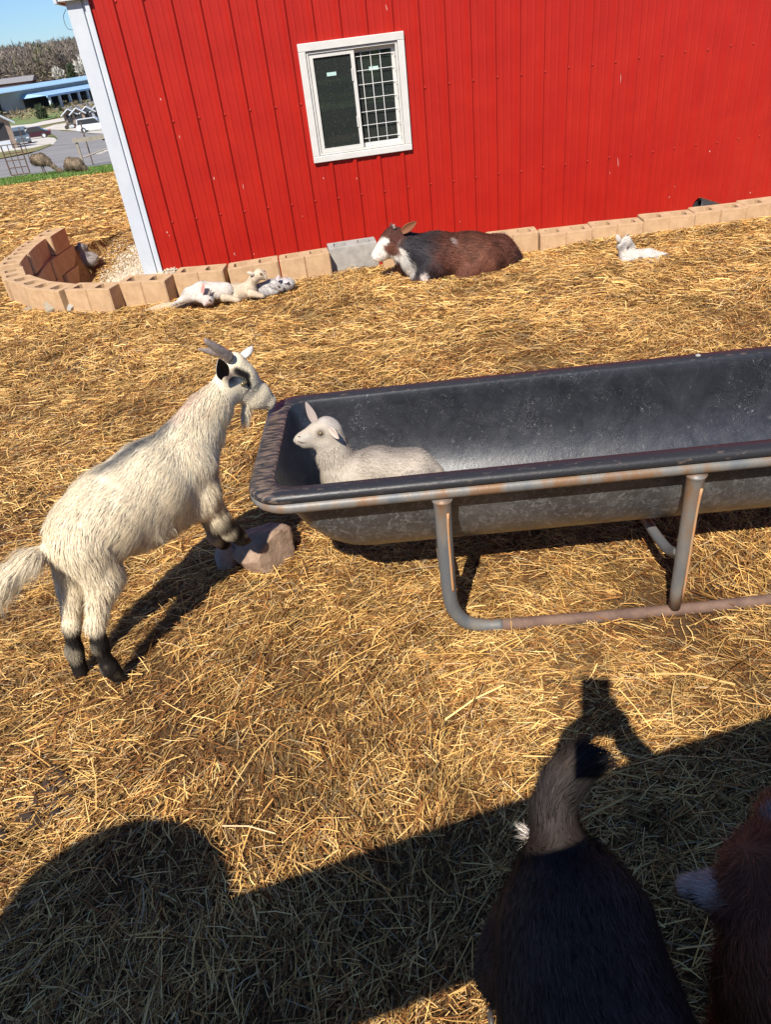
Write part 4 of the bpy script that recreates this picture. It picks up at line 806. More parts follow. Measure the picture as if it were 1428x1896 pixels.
for px, py, lb in ((120, 313, 'thin sagging wire of the yard fence behind the crouching emu'),):
    a_ = at(57, 303)+[0, 0, 1.2]; b_ = at(156, 311)+[0, 0, 1.0]; c_ = (a_+b_)/2-[0, 0, .1]; o_ = (a_+b_)/2; m = MB(); m.tube([a_, c_, b_], .006, 4, smoothn=6); tag(m.build('fence_wire', IRON, None, o_), lb, 'wire')
for px, py, s_, lb in ((198, 283, .5, 'pale boulder left of the dark bird at the barn corner'), (207, 281, .4, 'pale boulder nearest the barn corner'), (186, 286, .35, 'smallest pale boulder by the wooden rail fence')):
    rock('boulder', tuple(at(px, py)), (s_, s_*.8, s_*.6), (.45, .43, .40), (.33, .32, .30), lb, int(px), 0, sc=3)

# trees -------------------------------------------------------------
BARK = mat('grey brown bark', (.20, .16, .12), .9, (.30, .25, .20), 3, 6); LEAF = colmat('twigs and leaves', .8, .1)
def crown(ctr, rad, n, s, cols, seed, up=.5, lobes=7):
    r = np.random.default_rng(seed); L = r.normal(0, .5, (lobes, 3)); L /= np.maximum(1, np.linalg.norm(L, axis=1))[:, None]; k = r.integers(0, lobes, n); P = L[k]+r.normal(0, .28, (n, 3))
    d = np.linalg.norm(P, axis=1, keepdims=True); P = P/np.maximum(1, d*1.0); P = P*np.array(rad)+np.array(ctr); D = P-np.array(ctr)+[0, 0, up*rad[2]]; D /= np.linalg.norm(D, axis=1)[:, None]; D += r.normal(0, .4, (n, 3))
    S = np.cross(D, r.normal(0, 1, (n, 3))); S /= np.linalg.norm(S, axis=1)[:, None]; l = s*r.uniform(.5, 1.5, (n, 1)); V = np.stack([P-S*l*.22, P+S*l*.22, P+D*l], 1).reshape(-1, 3)
    c = np.array(cols)[r.integers(0, len(cols), n)]*(r.uniform(.75, 1.2, (n, 1))); return V, np.arange(3*n), np.full(n, 3), np.repeat(c, 3, 0)
BARE = [(.20, .165, .14), (.17, .14, .12), (.225, .185, .155), (.17, .14, .11)]; OLIVE = [(.20, .19, .10), (.23, .21, .12), (.17, .165, .09)]; EVG = [(.07, .09, .05), (.08, .10, .055), (.06, .08, .045)]; WHB = [(.72, .70, .66), (.62, .60, .54), (.35, .32, .25)]
def tree(name, px, base_py, top_py, wid, cols, label, seed, n=900, cat='tree', group=None, conif=False, s=.5):
    o = drop(px, base_py, 40) ; dist = (o-[0, 0, CAM_H]) @ FW; Hh = (base_py-top_py)*dist/FPX*1.0; Wd = wid*dist/FPX; t = thing(name, label, cat, tuple(o), group); r = random.Random(seed)
    m = MB(); m.tube([o-[0, 0, .3], o+[Wd*.02, 0, Hh*.35], o+[-Wd*.02, 0, Hh*.75]], [Hh*.022, Hh*.015, Hh*.005], 7, smoothn=3)
    if not conif:
        for i in range(9): a_ = r.uniform(0, 6.28); z0 = r.uniform(.22, .6)*Hh; q = o+np.array([0, 0, z0]); e = q+np.array([math.cos(a_)*Wd*.38, math.sin(a_)*Wd*.38, Hh*r.uniform(.15, .35)]); m.tube([q, (q+e)/2+[0, 0, Hh*.03], e], [Hh*.009, Hh*.006, Hh*.002], 5)
    m.build('trunk', BARK, t, o)
    if conif: V, lv, lt, c = crown((o[0], o[1], o[2]+Hh*.5), (Wd*.5, Wd*.5, Hh*.52), n, s, cols, seed, 1.2, 12)
    else: V, lv, lt, c = crown((o[0], o[1], o[2]+Hh*.62), (Wd*.5, Wd*.5, Hh*.42), n, s, cols, seed)
    obj('crown', V, (lv, lt), LEAF, t, o, cols=c); return t
TG = 'trees at the foot of the wooded hill'
for i, (px, b_, tp, wd, cols, lb, cf) in enumerate([
    (8, 150, 112, 26, BARE, 'bare brown tree at the left edge behind the brown barn', 0), (28, 150, 118, 22, EVG, 'dark cedar left of the bare pale trunk behind the brown barn', 0), (50, 152, 115, 22, BARE, 'bare tree with a pale trunk right of the brown barn', 0), (66, 153, 118, 20, EVG, 'dark green cedar in the middle of the tree line', 0), (88, 152, 106, 34, OLIVE, 'large olive budding tree in the middle of the tree line', 0),
    (113, 157, 134, 13, WHB, 'small white blossoming tree above the blue roof', 0), (126, 152, 100, 34, BARE, 'tall bare tree with spreading pale branches', 0), (139, 154, 127, 12, EVG, 'narrow dark cedar beside the large white blossoming tree', 1), (160, 154, 116, 24, WHB, 'large white blossoming tree beside the white corner trim', 0), (180, 150, 100, 40, OLIVE, 'olive budding tree hidden behind the barn corner', 0)]):
    if px < 175: tree('bare_tree' if cols is BARE else 'cedar_tree' if cols is EVG else 'budding_tree' if cols is OLIVE else 'blossoming_tree', px, b_, tp, wd, cols, lb, 30+i, 1100, group=TG, conif=bool(cf), s=.9)
tree('cedar_tree', 80, 221, 203, 16, EVG, 'round dark green cedar bush on the green meadow', 77, 1600, conif=True, s=.45)
tree('shrub', 98, 204, 196, 5, EVG, 'small dark cedar shrub right of the round cedar bush', 78, 300, 'shrub', conif=True, s=.35)
tree('shrub', 114, 207, 200, 6, EVG, 'small dark cedar shrub left of the shed roofs', 79, 300, 'shrub', conif=True, s=.35)
# wooded hill: one mass of bare trees
r = np.random.default_rng(55); parts = []; n = 2600; Yh = 335+(r.random(n)**1.1)*640; u_ = r.uniform(-.42, -.20, n); xh = u_*Yh; zh = hgt(xh, Yh)
for i in range(n):
    Hh = r.uniform(8, 15)*(.75+Yh[i]/1800); cols = BARE if r.random() < .88 else (EVG if r.random() < .6 else OLIVE); far = Yh[i] > 550
    parts.append(crown((xh[i], Yh[i], zh[i]+Hh*.5), (Hh*.33, Hh*.33, Hh*.5), 60 if far else 90, 1.5 if far else 1.0, cols, i, lobes=4))
V, lv, lt, c = merge(parts); tag(obj('woods', V, (lv, lt), LEAF, cols=c), 'bare brown wooded hillside along the horizon', 'woods', kind='stuff')
# scrub along the upper road
parts = []
for i in range(90): px = r.uniform(-30, 200); py = r.choice([r.uniform(196, 205), r.uniform(212, 226)])-px*.06; p = drop(px, py); Hh = r.uniform(.5, 1.6); parts.append(crown((p[0], p[1], p[2]+Hh*.4), (Hh*1.6, Hh, Hh*.6), 60, .45, [(.33, .25, .15), (.26, .20, .13), (.20, .20, .10)], 900+i))
V, lv, lt, c = merge(parts); tag(obj('scrub', V, (lv, lt), LEAF, cols=c), 'dry brown scrub along the far road banks', 'scrub', kind='stuff')

# behind the photographer: the green bank and trees that the window glass mirrors
for i, (x_, y_, hh) in enumerate([(-9, -17, 8), (-3.5, -19, 9), (2.0, -16.5, 8), (7.5, -18, 10), (13, -20, 9), (-15, -21, 9)]):
    o = np.array([x_, y_, hz(x_, y_)]); t = thing('bank_tree', ['leafy tree on the bank behind the pen, farthest left but one', 'leafy tree on the bank behind the pen, left of centre', 'leafy tree on the bank straight behind the pen', 'tall leafy tree on the bank right of centre', 'leafy tree on the bank at the far right', 'leafy tree on the bank at the far left'][i], 'tree', tuple(o)); MB().tube([o, o+[.1, 0, hh*.4], o+[0, .1, hh*.8]], [.25, .17, .05], 8).build('trunk', BARK, t, o)
    V, lv, lt, c = crown((o[0], o[1], o[2]+hh*.55), (hh*.42, hh*.35, hh*.5), 2600, .5, [(.07, .10, .03), (.11, .14, .04), (.20, .16, .10)], 600+i, lobes=9); obj('crown', V, (lv, lt), LEAF, t, o, cols=c)

# ================================================================== ANIMALS
W1 = (.80, .70, .52); CRM = (.70, .56, .40); BLK = (.018, .015, .014); TANP = (.60, .38, .22); PINK = (.55, .32, .27)
# ---- the goat standing with its front hooves on the rock
gp0 = (-.96, 1.622); S, gn = SG(gp0, math.radians(42)); ga = np.array([math.cos(math.radians(42)), math.sin(math.radians(42)), 0]); org = np.array([-.96, 1.622, 0])
def prim(S, n, x1, y1, r1, x2, y2, r2, o1=0., o2=None, s=1.):
    o2 = o1 if o2 is None else o2; A = S(x1, y1, o1); B = S(x2, y2, o2); return (A, RP(r1, A), B, RP(r2, B), s, n)
def goat_prims(S, gn):
    p = lambda *a, **k: prim(S, gn, *a, **k)
    return [p(430, 684, 24, 452, 702, 25, s=.80), p(452, 704, 24, 482, 726, 16, s=.78), p(482, 727, 15, 500, 741, 12, s=.85), p(432, 718, 24, 470, 742, 15, s=.70), p(466, 741, 13, 496, 751, 8, s=.85), p(436, 668, 15, 448, 684, 15, s=1.15),
        p(424, 706, 28, 398, 750, 33, s=.72), p(398, 750, 33, 368, 808, 44, s=.74), p(368, 808, 44, 338, 868, 62, s=.80), p(372, 770, 38, 318, 842, 52, s=.6),
        p(338, 860, 64, 285, 898, 84, s=.86), p(285, 898, 84, 205, 952, 84, s=.92), p(205, 952, 84, 160, 978, 68, s=.88), p(160, 978, 63, 138, 1000, 50, s=.86), p(262, 944, 74, 335, 915, 58, s=.92),
        p(95, 1018, 14, 58, 1030, 13), p(58, 1030, 13, 22, 1062, 17), p(22, 1062, 17, -2, 1098, 7),
        # near (right) hind leg: thigh, shank, cannon, pastern
        p(165, 1010, 58, 192, 1072, 35, o1=.045, o2=.060, s=.75), p(192, 1072, 34, 176, 1152, 15, o1=.060, o2=.066, s=.85), p(176, 1152, 15, 184, 1194, 12.5, o1=.066), p(184, 1194, 12.5, 202, 1236, 12.5, o1=.066), p(202, 1236, 14, 216, 1250, 13, o1=.066),
        # far hind leg
        p(140, 1010, 52, 138, 1085, 30, o1=-.045, o2=-.06, s=.75), p(138, 1085, 28, 132, 1155, 14, o1=-.06), p(132, 1155, 14, 137, 1205, 12, o1=-.06), p(137, 1205, 14, 149, 1244, 13, o1=-.06),
        # near fore leg
        p(352, 870, 50, 372, 915, 34, o1=.055, o2=.062, s=.65), p(372, 915, 32, 402, 958, 19, o1=.062, o2=.052, s=.85), p(402, 958, 18, 424, 982, 15, o1=.052, o2=.046), p(424, 982, 15, 444, 995, 14, o1=.046),
        # far fore leg
        p(352, 885, 44, 366, 918, 30, o1=-.05, s=.65), p(366, 918, 27, 394, 966, 16, o1=-.05, o2=-.03), p(394, 966, 16, 402, 992, 14, o1=-.03, o2=-.02), p(402, 992, 13, 412, 1004, 13, o1=-.02)]
gt = thing('goat', 'white goat with dark legs standing with its front hooves on a rock', 'goat', tuple(org)); P_ = goat_prims(S, gn)
side = lambda x, y, o=.0: S(x, y, o)
r1_ = lambda px: px*2.0/FPX
pat_ = []
for o in (.075, -.075):
    pat_ += [(side(395, 762, o*.9), r1_(17), (.56, .36, .22), 1.), ([side(405, 740, o), side(440, 745, o)], r1_(14), (.72, .52, .36), 1.6)]
pat_ += [([S(322, 772, 0), S(195, 876, 0)], r1_(15), (.13, .125, .125), 1.5), ([S(330, 775), S(385, 700)], r1_(12), (.62, .47, .36), 1.6)]
for o in (.034, -.034): pat_ += [([S(438, 687, o), S(455, 696, o)], r1_(9), (.016, .013, .013), .6), ([S(455, 696, o), S(460, 712, o)], r1_(7), (.016, .013, .013), .6), (S(426, 700, o), r1_(15), (.13, .10, .085), .9), ([S(462, 716, o), S(456, 728, o)], r1_(4), (.22, .20, .19), 1.2)]  # brow marks; the blob beside the ear is a painted ear shadow
pat_ += [([S(452, 668, 0), S(478, 704, 0)], r1_(9), (.30, .28, .27), 1.2), ([S(478, 704, 0), S(496, 728, 0)], r1_(8), (.35, .33, .31), 1.2), (S(506, 740, 0), r1_(8), (.36, .28, .25), .8)]
pat_ += [([S(182, 1182, .066), S(214, 1250, .066)], r1_(28), BLK, .75), ([S(134, 1172, -.06), S(150, 1245, -.06)], r1_(28), BLK, .75), ([S(404, 962, .05), S(450, 1000, .045)], r1_(26), (.020, .015, .013), .65), ([S(392, 958, -.03), S(412, 1005, -.02)], r1_(27), (.020, .015, .013), .65),
    ([S(385, 935, .06), S(408, 960, .05)], r1_(12), (.45, .26, .14), 1.), ([S(196, 1232, .078), S(200, 1242, .078)], r1_(4), (.25, .2, .15), 1.2), (S(112, 1050, .02), r1_(16), (.06, .05, .05), .7), ([S(118, 1065, .04), S(128, 1085, .045)], r1_(9), (.06, .05, .05), .6)]
gcol = lambda P: paint(P, W1, pat_, 26)*(1+.05*n3(P, 14, 4))[:, None]*(1-np.array([0, .04, .09])*np.clip(.5+.6*n3(P, 7, 8), 0, 1)[:, None])
hd = S(462, 715)
def glen(P):
    dh = seg_d(P, [S(440, 700), S(500, 742)]); L = np.where(dh < .085, .15, 1.); dt = seg_d(P, [S(60, 1030), S(0, 1090)]); L = np.where(dt < .05, 2.4, L); dl = P[:, 2] < .16; L = np.where(P[:, 2] < .26, .5, L); L = np.where(dl & (np.hypot(P[:, 0]+.96, P[:, 1]-1.62) < .25), .33, L)
    return np.where(seg_d(P, [S(400, 960), S(445, 1000)]) < .08, .4, L)*np.where(seg_d(P, [S(230, 1040), S(330, 985)]) < .07, 1.5, 1)
coat('body', gt, org, P_, .0058, .026, gcol, 120000, .027, .0013, lift=.18, jit=.14, lenf=glen, droop=.25, var=.17)
horn(gt, org, [S(424, 662, .020), S(402, 645, .03), S(384, 633, .035), S(383, 629, .035)][:3]+[S(379, 626, .038)], [RP(10.5, S(424, 662)), RP(8.5, S(424, 662)), RP(5.5, S(424, 662)), .002])
horn(gt, org, [S(432, 662, -.025), S(405, 654, -.03), S(386, 650, -.035), S(366, 646, -.04)], [RP(10, S(424, 662)), RP(8, S(424, 662)), RP(6, S(424, 662)), .002])
ear('ear', gt, org, S(416, 700, .050), S(404, 664, .085), -ga, .052, .55, cin=(.05, .035, .03), cout=(.62, .56, .5), label='near ear with a dark brown inside'); ear('ear', gt, org, S(446, 664, -.045), S(467, 640, -.10), ga, .045, .4, cin=(.72, .6, .52), cout=(.74, .68, .6), label='white far ear')
eye(gt, org, snap(P_, S(449, 709, .03), gn, -.0015), gn, RP(6.5, hd), ga)
eye(gt, org, S(449, 709, -(RP(25, hd)*.80-.0045)), -gn, RP(6.2, hd), ga)
MB().tube([S(506, 738, .012), S(510, 737, .006)], [.0035, .002], 6).build('nostril', DARK, gt, org, True); MB().tube([S(486, 749, .0175), S(497, 753, .014), S(508, 751, .004)], [.0008, .0018, .0008], 5, smoothn=4).build('mouth', DARK, gt, org, True)
# beard
Bp = [(S(456, 750), RP(7, hd), S(453, 764), RP(4.5, hd), .6, gn), (S(453, 764), RP(4.5, hd), S(450, 774), RP(2, hd), .6, gn)]
coat('beard', gt, org, Bp, .004, .01, lambda P: np.tile(W1, (len(P), 1)), 900, .020, .0012, droop=1.2)
hoof(gt, org, S(220, 1257, .066)+[0, 0, -.006], ga, .019); hoof(gt, org, S(153, 1252, -.06)+[0, 0, -.004], ga, .019); hoof(gt, org, S(452, 1001, .046)+[0, 0, -.008], ga, .018); hoof(gt, org, S(415, 1009, -.02)+[0, 0, -.008], ga, .018)

# ---- the kid lying in the trough
kp0 = TP(.36, TW/2-.01, 0); phi = math.atan2(td[1], td[0])+math.pi; S, kn = SG(kp0[:2], phi); kn_ = -kn; org = kp0.copy(); org[2] = .2; p = lambda *a, **k: prim(S, kn, *a, **k)   # kn points to the far side
kt = thing('goat_kid', 'cream goat kid resting inside the black trough', 'goat kid', tuple(org)); ka = np.array([math.cos(phi), math.sin(phi), 0])
P_ = [p(605, 797, 20.5, 586, 803, 15.5, s=.80), p(602, 784, 10, 590, 795, 8, s=1.3), p(582, 800, 10, 560, 809, 7.5, s=.8), p(585, 802, 17, 564, 812, 10.5, s=.82), p(564, 812, 10, 552, 815, 8, s=.85), p(596, 812, 18, 566, 822, 9, s=.8), p(608, 800, 26, 622, 850, 30, s=.75), p(622, 850, 32, 640, 880, 44, s=.8), p(640, 882, 42, 700, 872, 44, s=.9), p(700, 872, 45, 765, 874, 43, s=.95), p(765, 874, 42, 795, 884, 30, s=.9), p(770, 900, 35, 730, 925, 22, o1=-.07, s=.8), p(640, 900, 22, 600, 925, 14, o1=-.05, s=.8), p(640, 900, 22, 610, 915, 14, o1=.05, s=.8)]
r1_ = lambda px: px*1.95/FPX; ke = snap(P_, S(594, 802, -.03), -kn)
kcol = lambda P: paint(P, (.45, .39, .32), [([S(650, 835), S(760, 830)], r1_(20), (.25, .21, .18), 1.6), (S(612, 780), r1_(14), (.50, .45, .40), 1.2), (S(551, 812), r1_(6), (.38, .38, .32), .8), (ke, r1_(10), (.14, .11, .09), .9), ([snap(P_, S(572, 806, -.02), -kn), snap(P_, S(560, 811, -.02), -kn)], r1_(4.5), (.33, .30, .27), 1.4), (snap(P_, S(612, 785, -.03), -kn), r1_(9), (.30, .26, .23), 1.3), ([S(603, 775, 0), S(590, 783, 0)], r1_(6), (.33, .29, .26), 1.2), ([S(572, 806, -.018), S(556, 812, -.012)], r1_(5), (.50, .46, .40), 1.4), ([S(598, 780, -.010), S(618, 788, -.022)], r1_(8), (.42, .37, .33), 1.3), ([S(604, 818, -.04), S(585, 824, -.03)], r1_(7), (.58, .51, .42), 1.4), (S(640, 812, .0), r1_(9), (.10, .08, .07), .6), (S(621, 801, -.032), r1_(6), (.06, .05, .05), .6)], 30)*(1+.08*n3(P, 20, 2))[:, None]
coat('body', kt, org, P_, .0055, .024, kcol, 46000, .014, .0011, lift=.16, jit=.2, lenf=lambda P: np.where(seg_d(P, [S(604, 795), S(555, 815)]) < .055, .25, 1.), droop=.2, var=.09)
ear('ear', kt, org, S(586, 786, .030), S(566, 744, .055), ka, .030, .45, cin=(.34, .28, .25), cout=(.42, .37, .33), label='raised far ear'); ear('ear', kt, org, S(610, 793, -.040), S(628, 812, -.060), np.array([0, 0, 1.]), .032, .3, cin=(.62, .48, .40), cout=(.72, .64, .55), label='near ear with dark marks inside')
eye(kt, org, ke+kn*.0008, -kn, RP(4.4, org), ka); eye(kt, org, S(594, 802, RP(20, org)*.85), kn, RP(5.5, org), ka)
MB().tube([snap(P_, S(556, 811, -.02), -kn), snap(P_, S(551, 811, -.02), -kn)], [.0028, .0015], 6).build('nostril', DARK, kt, org, True); MB().tube([snap(P_, S(568, 820, -.02), -kn), snap(P_, S(558, 820, -.02), -kn), snap(P_, S(551, 818, -.02), -kn)], [.0008, .0018, .0008], 5, smoothn=4).build('mouth', DARK, kt, org, True)

# ---- the calf
S, cn = SG((.7, 5.52), math.pi+.05); org = np.array([.7, 5.52, 0]); ca = np.array([-1, -.05, 0.]); p = lambda *a, **k: prim(S, cn, *a, **k); ct = thing('calf', 'brown black and white calf lying on the straw by the barn wall', 'calf', tuple(org))
P_ = [p(727, 440, 18, 718, 452, 16, s=.85), p(718, 452, 15.5, 702, 469, 9.5, s=.85), p(702, 469, 9.5, 698, 473, 8.5, s=.95), p(730, 455, 17, 706, 474, 8.5, s=.75), p(734, 442, 18, 752, 458, 23, s=.7), p(752, 458, 24, 772, 474, 36, s=.8), p(772, 476, 38, 805, 477, 42, s=.95), p(805, 477, 42, 870, 478, 43, s=1.08), p(870, 478, 43, 920, 478, 40, s=1.), p(920, 479, 38, 942, 487, 24, s=.85),
    p(795, 500, 22, 774, 515, 9, o1=-.13, o2=-.16, s=.9), p(774, 515, 8.5, 806, 519, 6.5, o1=-.16, o2=-.17), p(770, 500, 18, 762, 516, 9, o1=.06, o2=-.02), p(762, 516, 8, 755, 519, 6, o1=-.02, o2=-.06), p(905, 490, 32, 862, 510, 15, o1=-.12, o2=-.19, s=.9), p(862, 510, 11, 895, 517, 8, o1=-.2, o2=-.2), p(944, 480, 7, 953, 500, 6, o1=-.05, o2=-.1)]
r1_ = lambda px: px*6.1/FPX; DB_ = (.085, .032, .022); N0 = -.05
cp = [([S(765, 450, -.1), S(785, 500, -.1)], r1_(30), (.030, .027, .031), .8), ([S(770, 440, 0), S(790, 435, 0)], r1_(14), (.05, .04, .04), 1.0), (S(948, 490, -.05), r1_(22), (.035, .022, .022), 1.), ([S(740, 468, -.08), S(757, 505, -.12)], r1_(8), (.75, .68, .60), .6), ([S(760, 482, -.16), S(766, 505, -.16)], r1_(4.5), (.70, .63, .56), .7), (S(788, 512, -.2), r1_(7), (.70, .62, .56), .7), ([S(738, 440, -.04), S(738, 470, -.04)], r1_(6), (.74, .66, .58), .6),
    ([S(716, 455, -.03), S(700, 474, -.03)], r1_(13), (.80, .74, .66), .5), (S(725, 472, -.04), r1_(10), (.78, .72, .64), .5), ([S(722, 456, -.07), S(729, 464, -.07)], r1_(9.5), (.16, .065, .045), .5), (S(716, 446, -.06), r1_(5.5), (.80, .74, .66), .5), ([S(728, 425, 0), S(735, 436, -.05)], r1_(13), (.09, .035, .028), .7), (S(695, 474, 0), r1_(5), (.06, .05, .05), .5), ([S(836, 441, -.1), S(846, 455, -.17)], r1_(4), (.40, .33, .30), .8), ([S(870, 470, -.2), S(905, 490, -.2)], r1_(26), (.16, .062, .038), 1.6), (S(757, 519, -.06), r1_(7), (.74, .66, .58), .5)]  # the reddish flank patch is a highlight streak painted into the coat
ccol = lambda P: paint(P, DB_, cp, 14)*(1+.35*n3(P, 16, 5)[:, None]*np.array([1.3, 1.1, 1.])*.8)
coat('body', ct, org, P_, .012, .055, ccol, 60000, .035, .0040, lift=.18, jit=.2, lenf=lambda P: np.where(seg_d(P, [S(727, 440), S(700, 470)]) < .11, .35, 1.), droop=.2, var=.16)
ear('ear', ct, org, S(744, 430, -.06), S(772, 410, -.10), np.array([0, 0, 1.]), .07, .5, cin=(.20, .085, .045), cout=(.12, .05, .04), label='raised brown ear'); ear('ear', ct, org, S(728, 424, .08), S(722, 416, .16), np.array([0, 0, 1.]), .07, .4, cin=(.3, .15, .1), cout=(.12, .05, .04))
eye(ct, org, snap(P_, S(718, 449, -.03), cn*(-1 if (S(718, 449, -.3)[1] < S(718, 449, .3)[1]) else 1), .004), -cn, .013, ca); horn(ct, org, [S(731, 422, -.04), S(729, 418, -.045), S(731, 415, -.045)], [.012, .009, .003], 'horn_bud')

# ---- black goat mostly hidden behind the calf
S, bn = SG((1.2, 5.72), math.pi*.0); org = np.array([1.30, 5.70, 0]); bt = thing('goat', 'black goat with small grey horns lying behind the rump of the calf', 'goat', tuple(org)); p = lambda *a, **k: prim(S, bn, *a, **k)
P_ = [p(934, 449, 9, 941, 452, 6, s=.8), p(941, 452, 6, 948, 457, 4, s=.8), p(932, 452, 9, 925, 470, 14, s=.8), p(925, 472, 17, 890, 478, 20), p(890, 478, 20, 850, 480, 18)]
coat('body', bt, org, P_, .009, .03, lambda P: np.tile((.04, .042, .05), (len(P), 1)), 5000, .02, .003); horn(bt, org, [S(933, 444, .02), S(935, 437, .02), S(939, 431, .02)], [.014, .009, .002]); horn(bt, org, [S(929, 444, -.03), S(927, 437, -.03), S(930, 428, -.03)], [.012, .008, .002]); ear('ear', bt, org, S(938, 447, .03), S(943, 442, .06), np.array([0, 0, 1.]), .03, .4, cin=(.2, .2, .22), cout=(.3, .32, .36))

# ---- small resting kids along the wall
def kid(label, P0, phi, prs, cf, ears, dist, n=14000, fl=.010, fw=.0028, vox=.0075, eyes=(), name='goat_kid', cat='goat kid', group='kids resting along the wall', horns=()):
    S, nn = SG(P0, phi); org = np.array([P0[0], P0[1], 0.]); t = thing(name, label, cat, tuple(org), group); a = np.array([math.cos(phi), math.sin(phi), 0]); pr = []
    for q in prs: k = dict(q[6]) if len(q) > 6 else {}; pr.append(prim(S, nn, *q[:6], **k))
    coat('body', t, org, pr, vox, .022, cf(S, lambda px: px*dist/FPX), n, fl, fw, lift=.2, jit=.25, droop=.2, var=.06)
    for b, b_o, tp, t_o, w_, ci, cu in ears: ear('ear', t, org, S(*b, b_o), S(*tp, t_o), np.array([.3, 0, 1.]), w_, .4, ci, cu)
    for (x, y, o, r) in eyes: eye(t, org, S(x, y, o), nn*(1 if o > 0 else -1), r, a)
    for hp in horns: horn(t, org, [S(x, y, o) for x, y, o in hp[0]], hp[1])
    return t
WK = (.58, .54, .48)
kid('white goat kid lying alone with its head turned back, in front of the tan blocks', (2.05, 5.20), .0, [(1163, 476, 14, 1200, 477, 15, dict(s=.9)), (1200, 477, 15, 1228, 479, 11, dict(s=.9)), (1160, 474, 13, 1152, 456, 8, dict(s=.8)), (1152, 455, 8, 1160, 447, 8.5, dict(s=.85)), (1160, 447, 8, 1173, 457, 4, dict(s=.85)), (1225, 480, 9, 1238, 480, 4, dict()), (1158, 482, 7, 1180, 486, 5, dict(o1=.06)), (1215, 484, 8, 1195, 488, 5, dict(o1=.08))],
    lambda S, r: (lambda P: paint(P, WK, [([S(1150, 462, .03), S(1158, 446, .04)], r(4), (.33, .31, .30), 1.2), (S(1164, 460, .03), r(3.2), (.12, .1, .1), .6), (S(1170, 452, .02), r(4), (.35, .33, .32), 1.)], 16)),
    [((1149, 448), .02, (1142, 434), .03, .045, (.72, .55, .5), WK), ((1158, 441), -.02, (1166, 434), -.04, .04, (.7, .55, .5), WK)], 5.9)
kid('white goat kid sleeping with a pink ear up, left end of the resting group', (-1.15, 5.36), .0, [(352, 545, 13, 375, 539, 17, dict(s=.9)), (375, 539, 17, 418, 538, 15, dict(s=.9)), (352, 545, 12, 336, 556, 6, dict()), (336, 556, 5, 322, 563, 3, dict()), (378, 552, 9, 388, 556, 7, dict(o1=.07, s=.8)), (388, 556, 7, 380, 562, 4, dict(o1=.09)), (360, 550, 8, 376, 553, 8, dict(o1=.05))],
    lambda S, r: (lambda P: paint(P, (.60, .54, .48), [(S(385, 560, .1), r(6), (.68, .52, .48), 1.2), (S(390, 549, .08), r(4), (.45, .43, .42), 1.)], 16)),
    [((374, 545), .08, (378, 524), .10, .05, (.62, .28, .24), (.8, .7, .65))], 6.2, horns=[([(387, 545, .08), (389, 540, .08), (392, 536, .08)], [.010, .007, .002])], eyes=[(388, 556, .12, .009)])
kid('cream goat kid with raised head, in the middle of the resting group', (-.83, 5.40), .0, [(412, 545, 15, 438, 542, 16, dict(s=.9)), (438, 542, 16, 462, 538, 13, dict(s=.9)), (458, 534, 11, 470, 518, 8, dict(s=.8)), (470, 515, 9, 480, 508, 9, dict(s=.85)), (480, 508, 8.5, 490, 513, 5, dict(s=.85)), (464, 543, 8, 484, 548, 4, dict(o1=.07)), (415, 550, 8, 440, 556, 4, dict(o1=.08))],
    lambda S, r: (lambda P: paint(P, (.60, .49, .36), [(S(476, 512, .05), r(3), (.45, .26, .18), .7)], 16)),
    [((470, 509), .03, (457, 504), .06, .035, (.6, .42, .35), (.80, .70, .56)), ((484, 502), -.03, (494, 505), -.06, .03, (.6, .42, .35), (.80, .70, .56))], 6.2, eyes=[(483, 507, .035, .008)])
kid('grey speckled goat kid curled at the right end of the resting group', (-.52, 5.46), .0, [(482, 538, 13, 505, 532, 14, dict(s=.9)), (505, 532, 14, 530, 526, 12, dict(s=.9)), (530, 527, 11, 537, 525, 9, dict()), (508, 527, 9, 519, 533, 6, dict(o1=.07, s=.85)), (490, 541, 9, 510, 540, 5, dict(o1=.07))],
    lambda S, r: (lambda P: np.where((n3(P, 95, 3) > .12)[:, None], np.array([.36, .33, .32]), np.array([.50, .47, .44])) * np.ones((len(P), 1))*(1-.55*np.clip((P[:, 0]+.42)/.12, 0, 1))[:, None]),
    [((512, 522), .06, (517, 509), .08, .04, (.6, .5, .5), (.72, .68, .66)), ((524, 519), .04, (534, 521), .07, .045, (.6, .5, .5), (.74, .70, .68))], 6.2, eyes=[(516, 530, .10, .008)])
pz = hz(-2.35, 6.7)
def low(P0, phi, z):
    S0_, nn = SG(P0, phi); return S0_
a_ = drop(160, 494, 5.9)
kid('grey furry goat kid curled in the shade inside the curved block wall', (a_[0], a_[1]), .0, [(153, 480, 12, 166, 480, 13, dict()), (150, 474, 8, 152, 462, 8, dict()), (152, 462, 7, 148, 456, 5, dict()), (166, 482, 10, 174, 476, 5, dict())],
    lambda S, r: (lambda P: paint(P, (.40, .36, .34), [(S(152, 460), r(7), (.14, .12, .12), 1.), (S(160, 474, .05), r(5), (.16, .14, .14), .8)], 16)), [((156, 460), .0, (162, 452), .03, .04, (.15, .12, .12), (.2, .17, .17)), ((147, 460), .0, (140, 455), .03, .04, (.15, .12, .12), (.2, .17, .17))], 7.2, group=None, fl=.025)
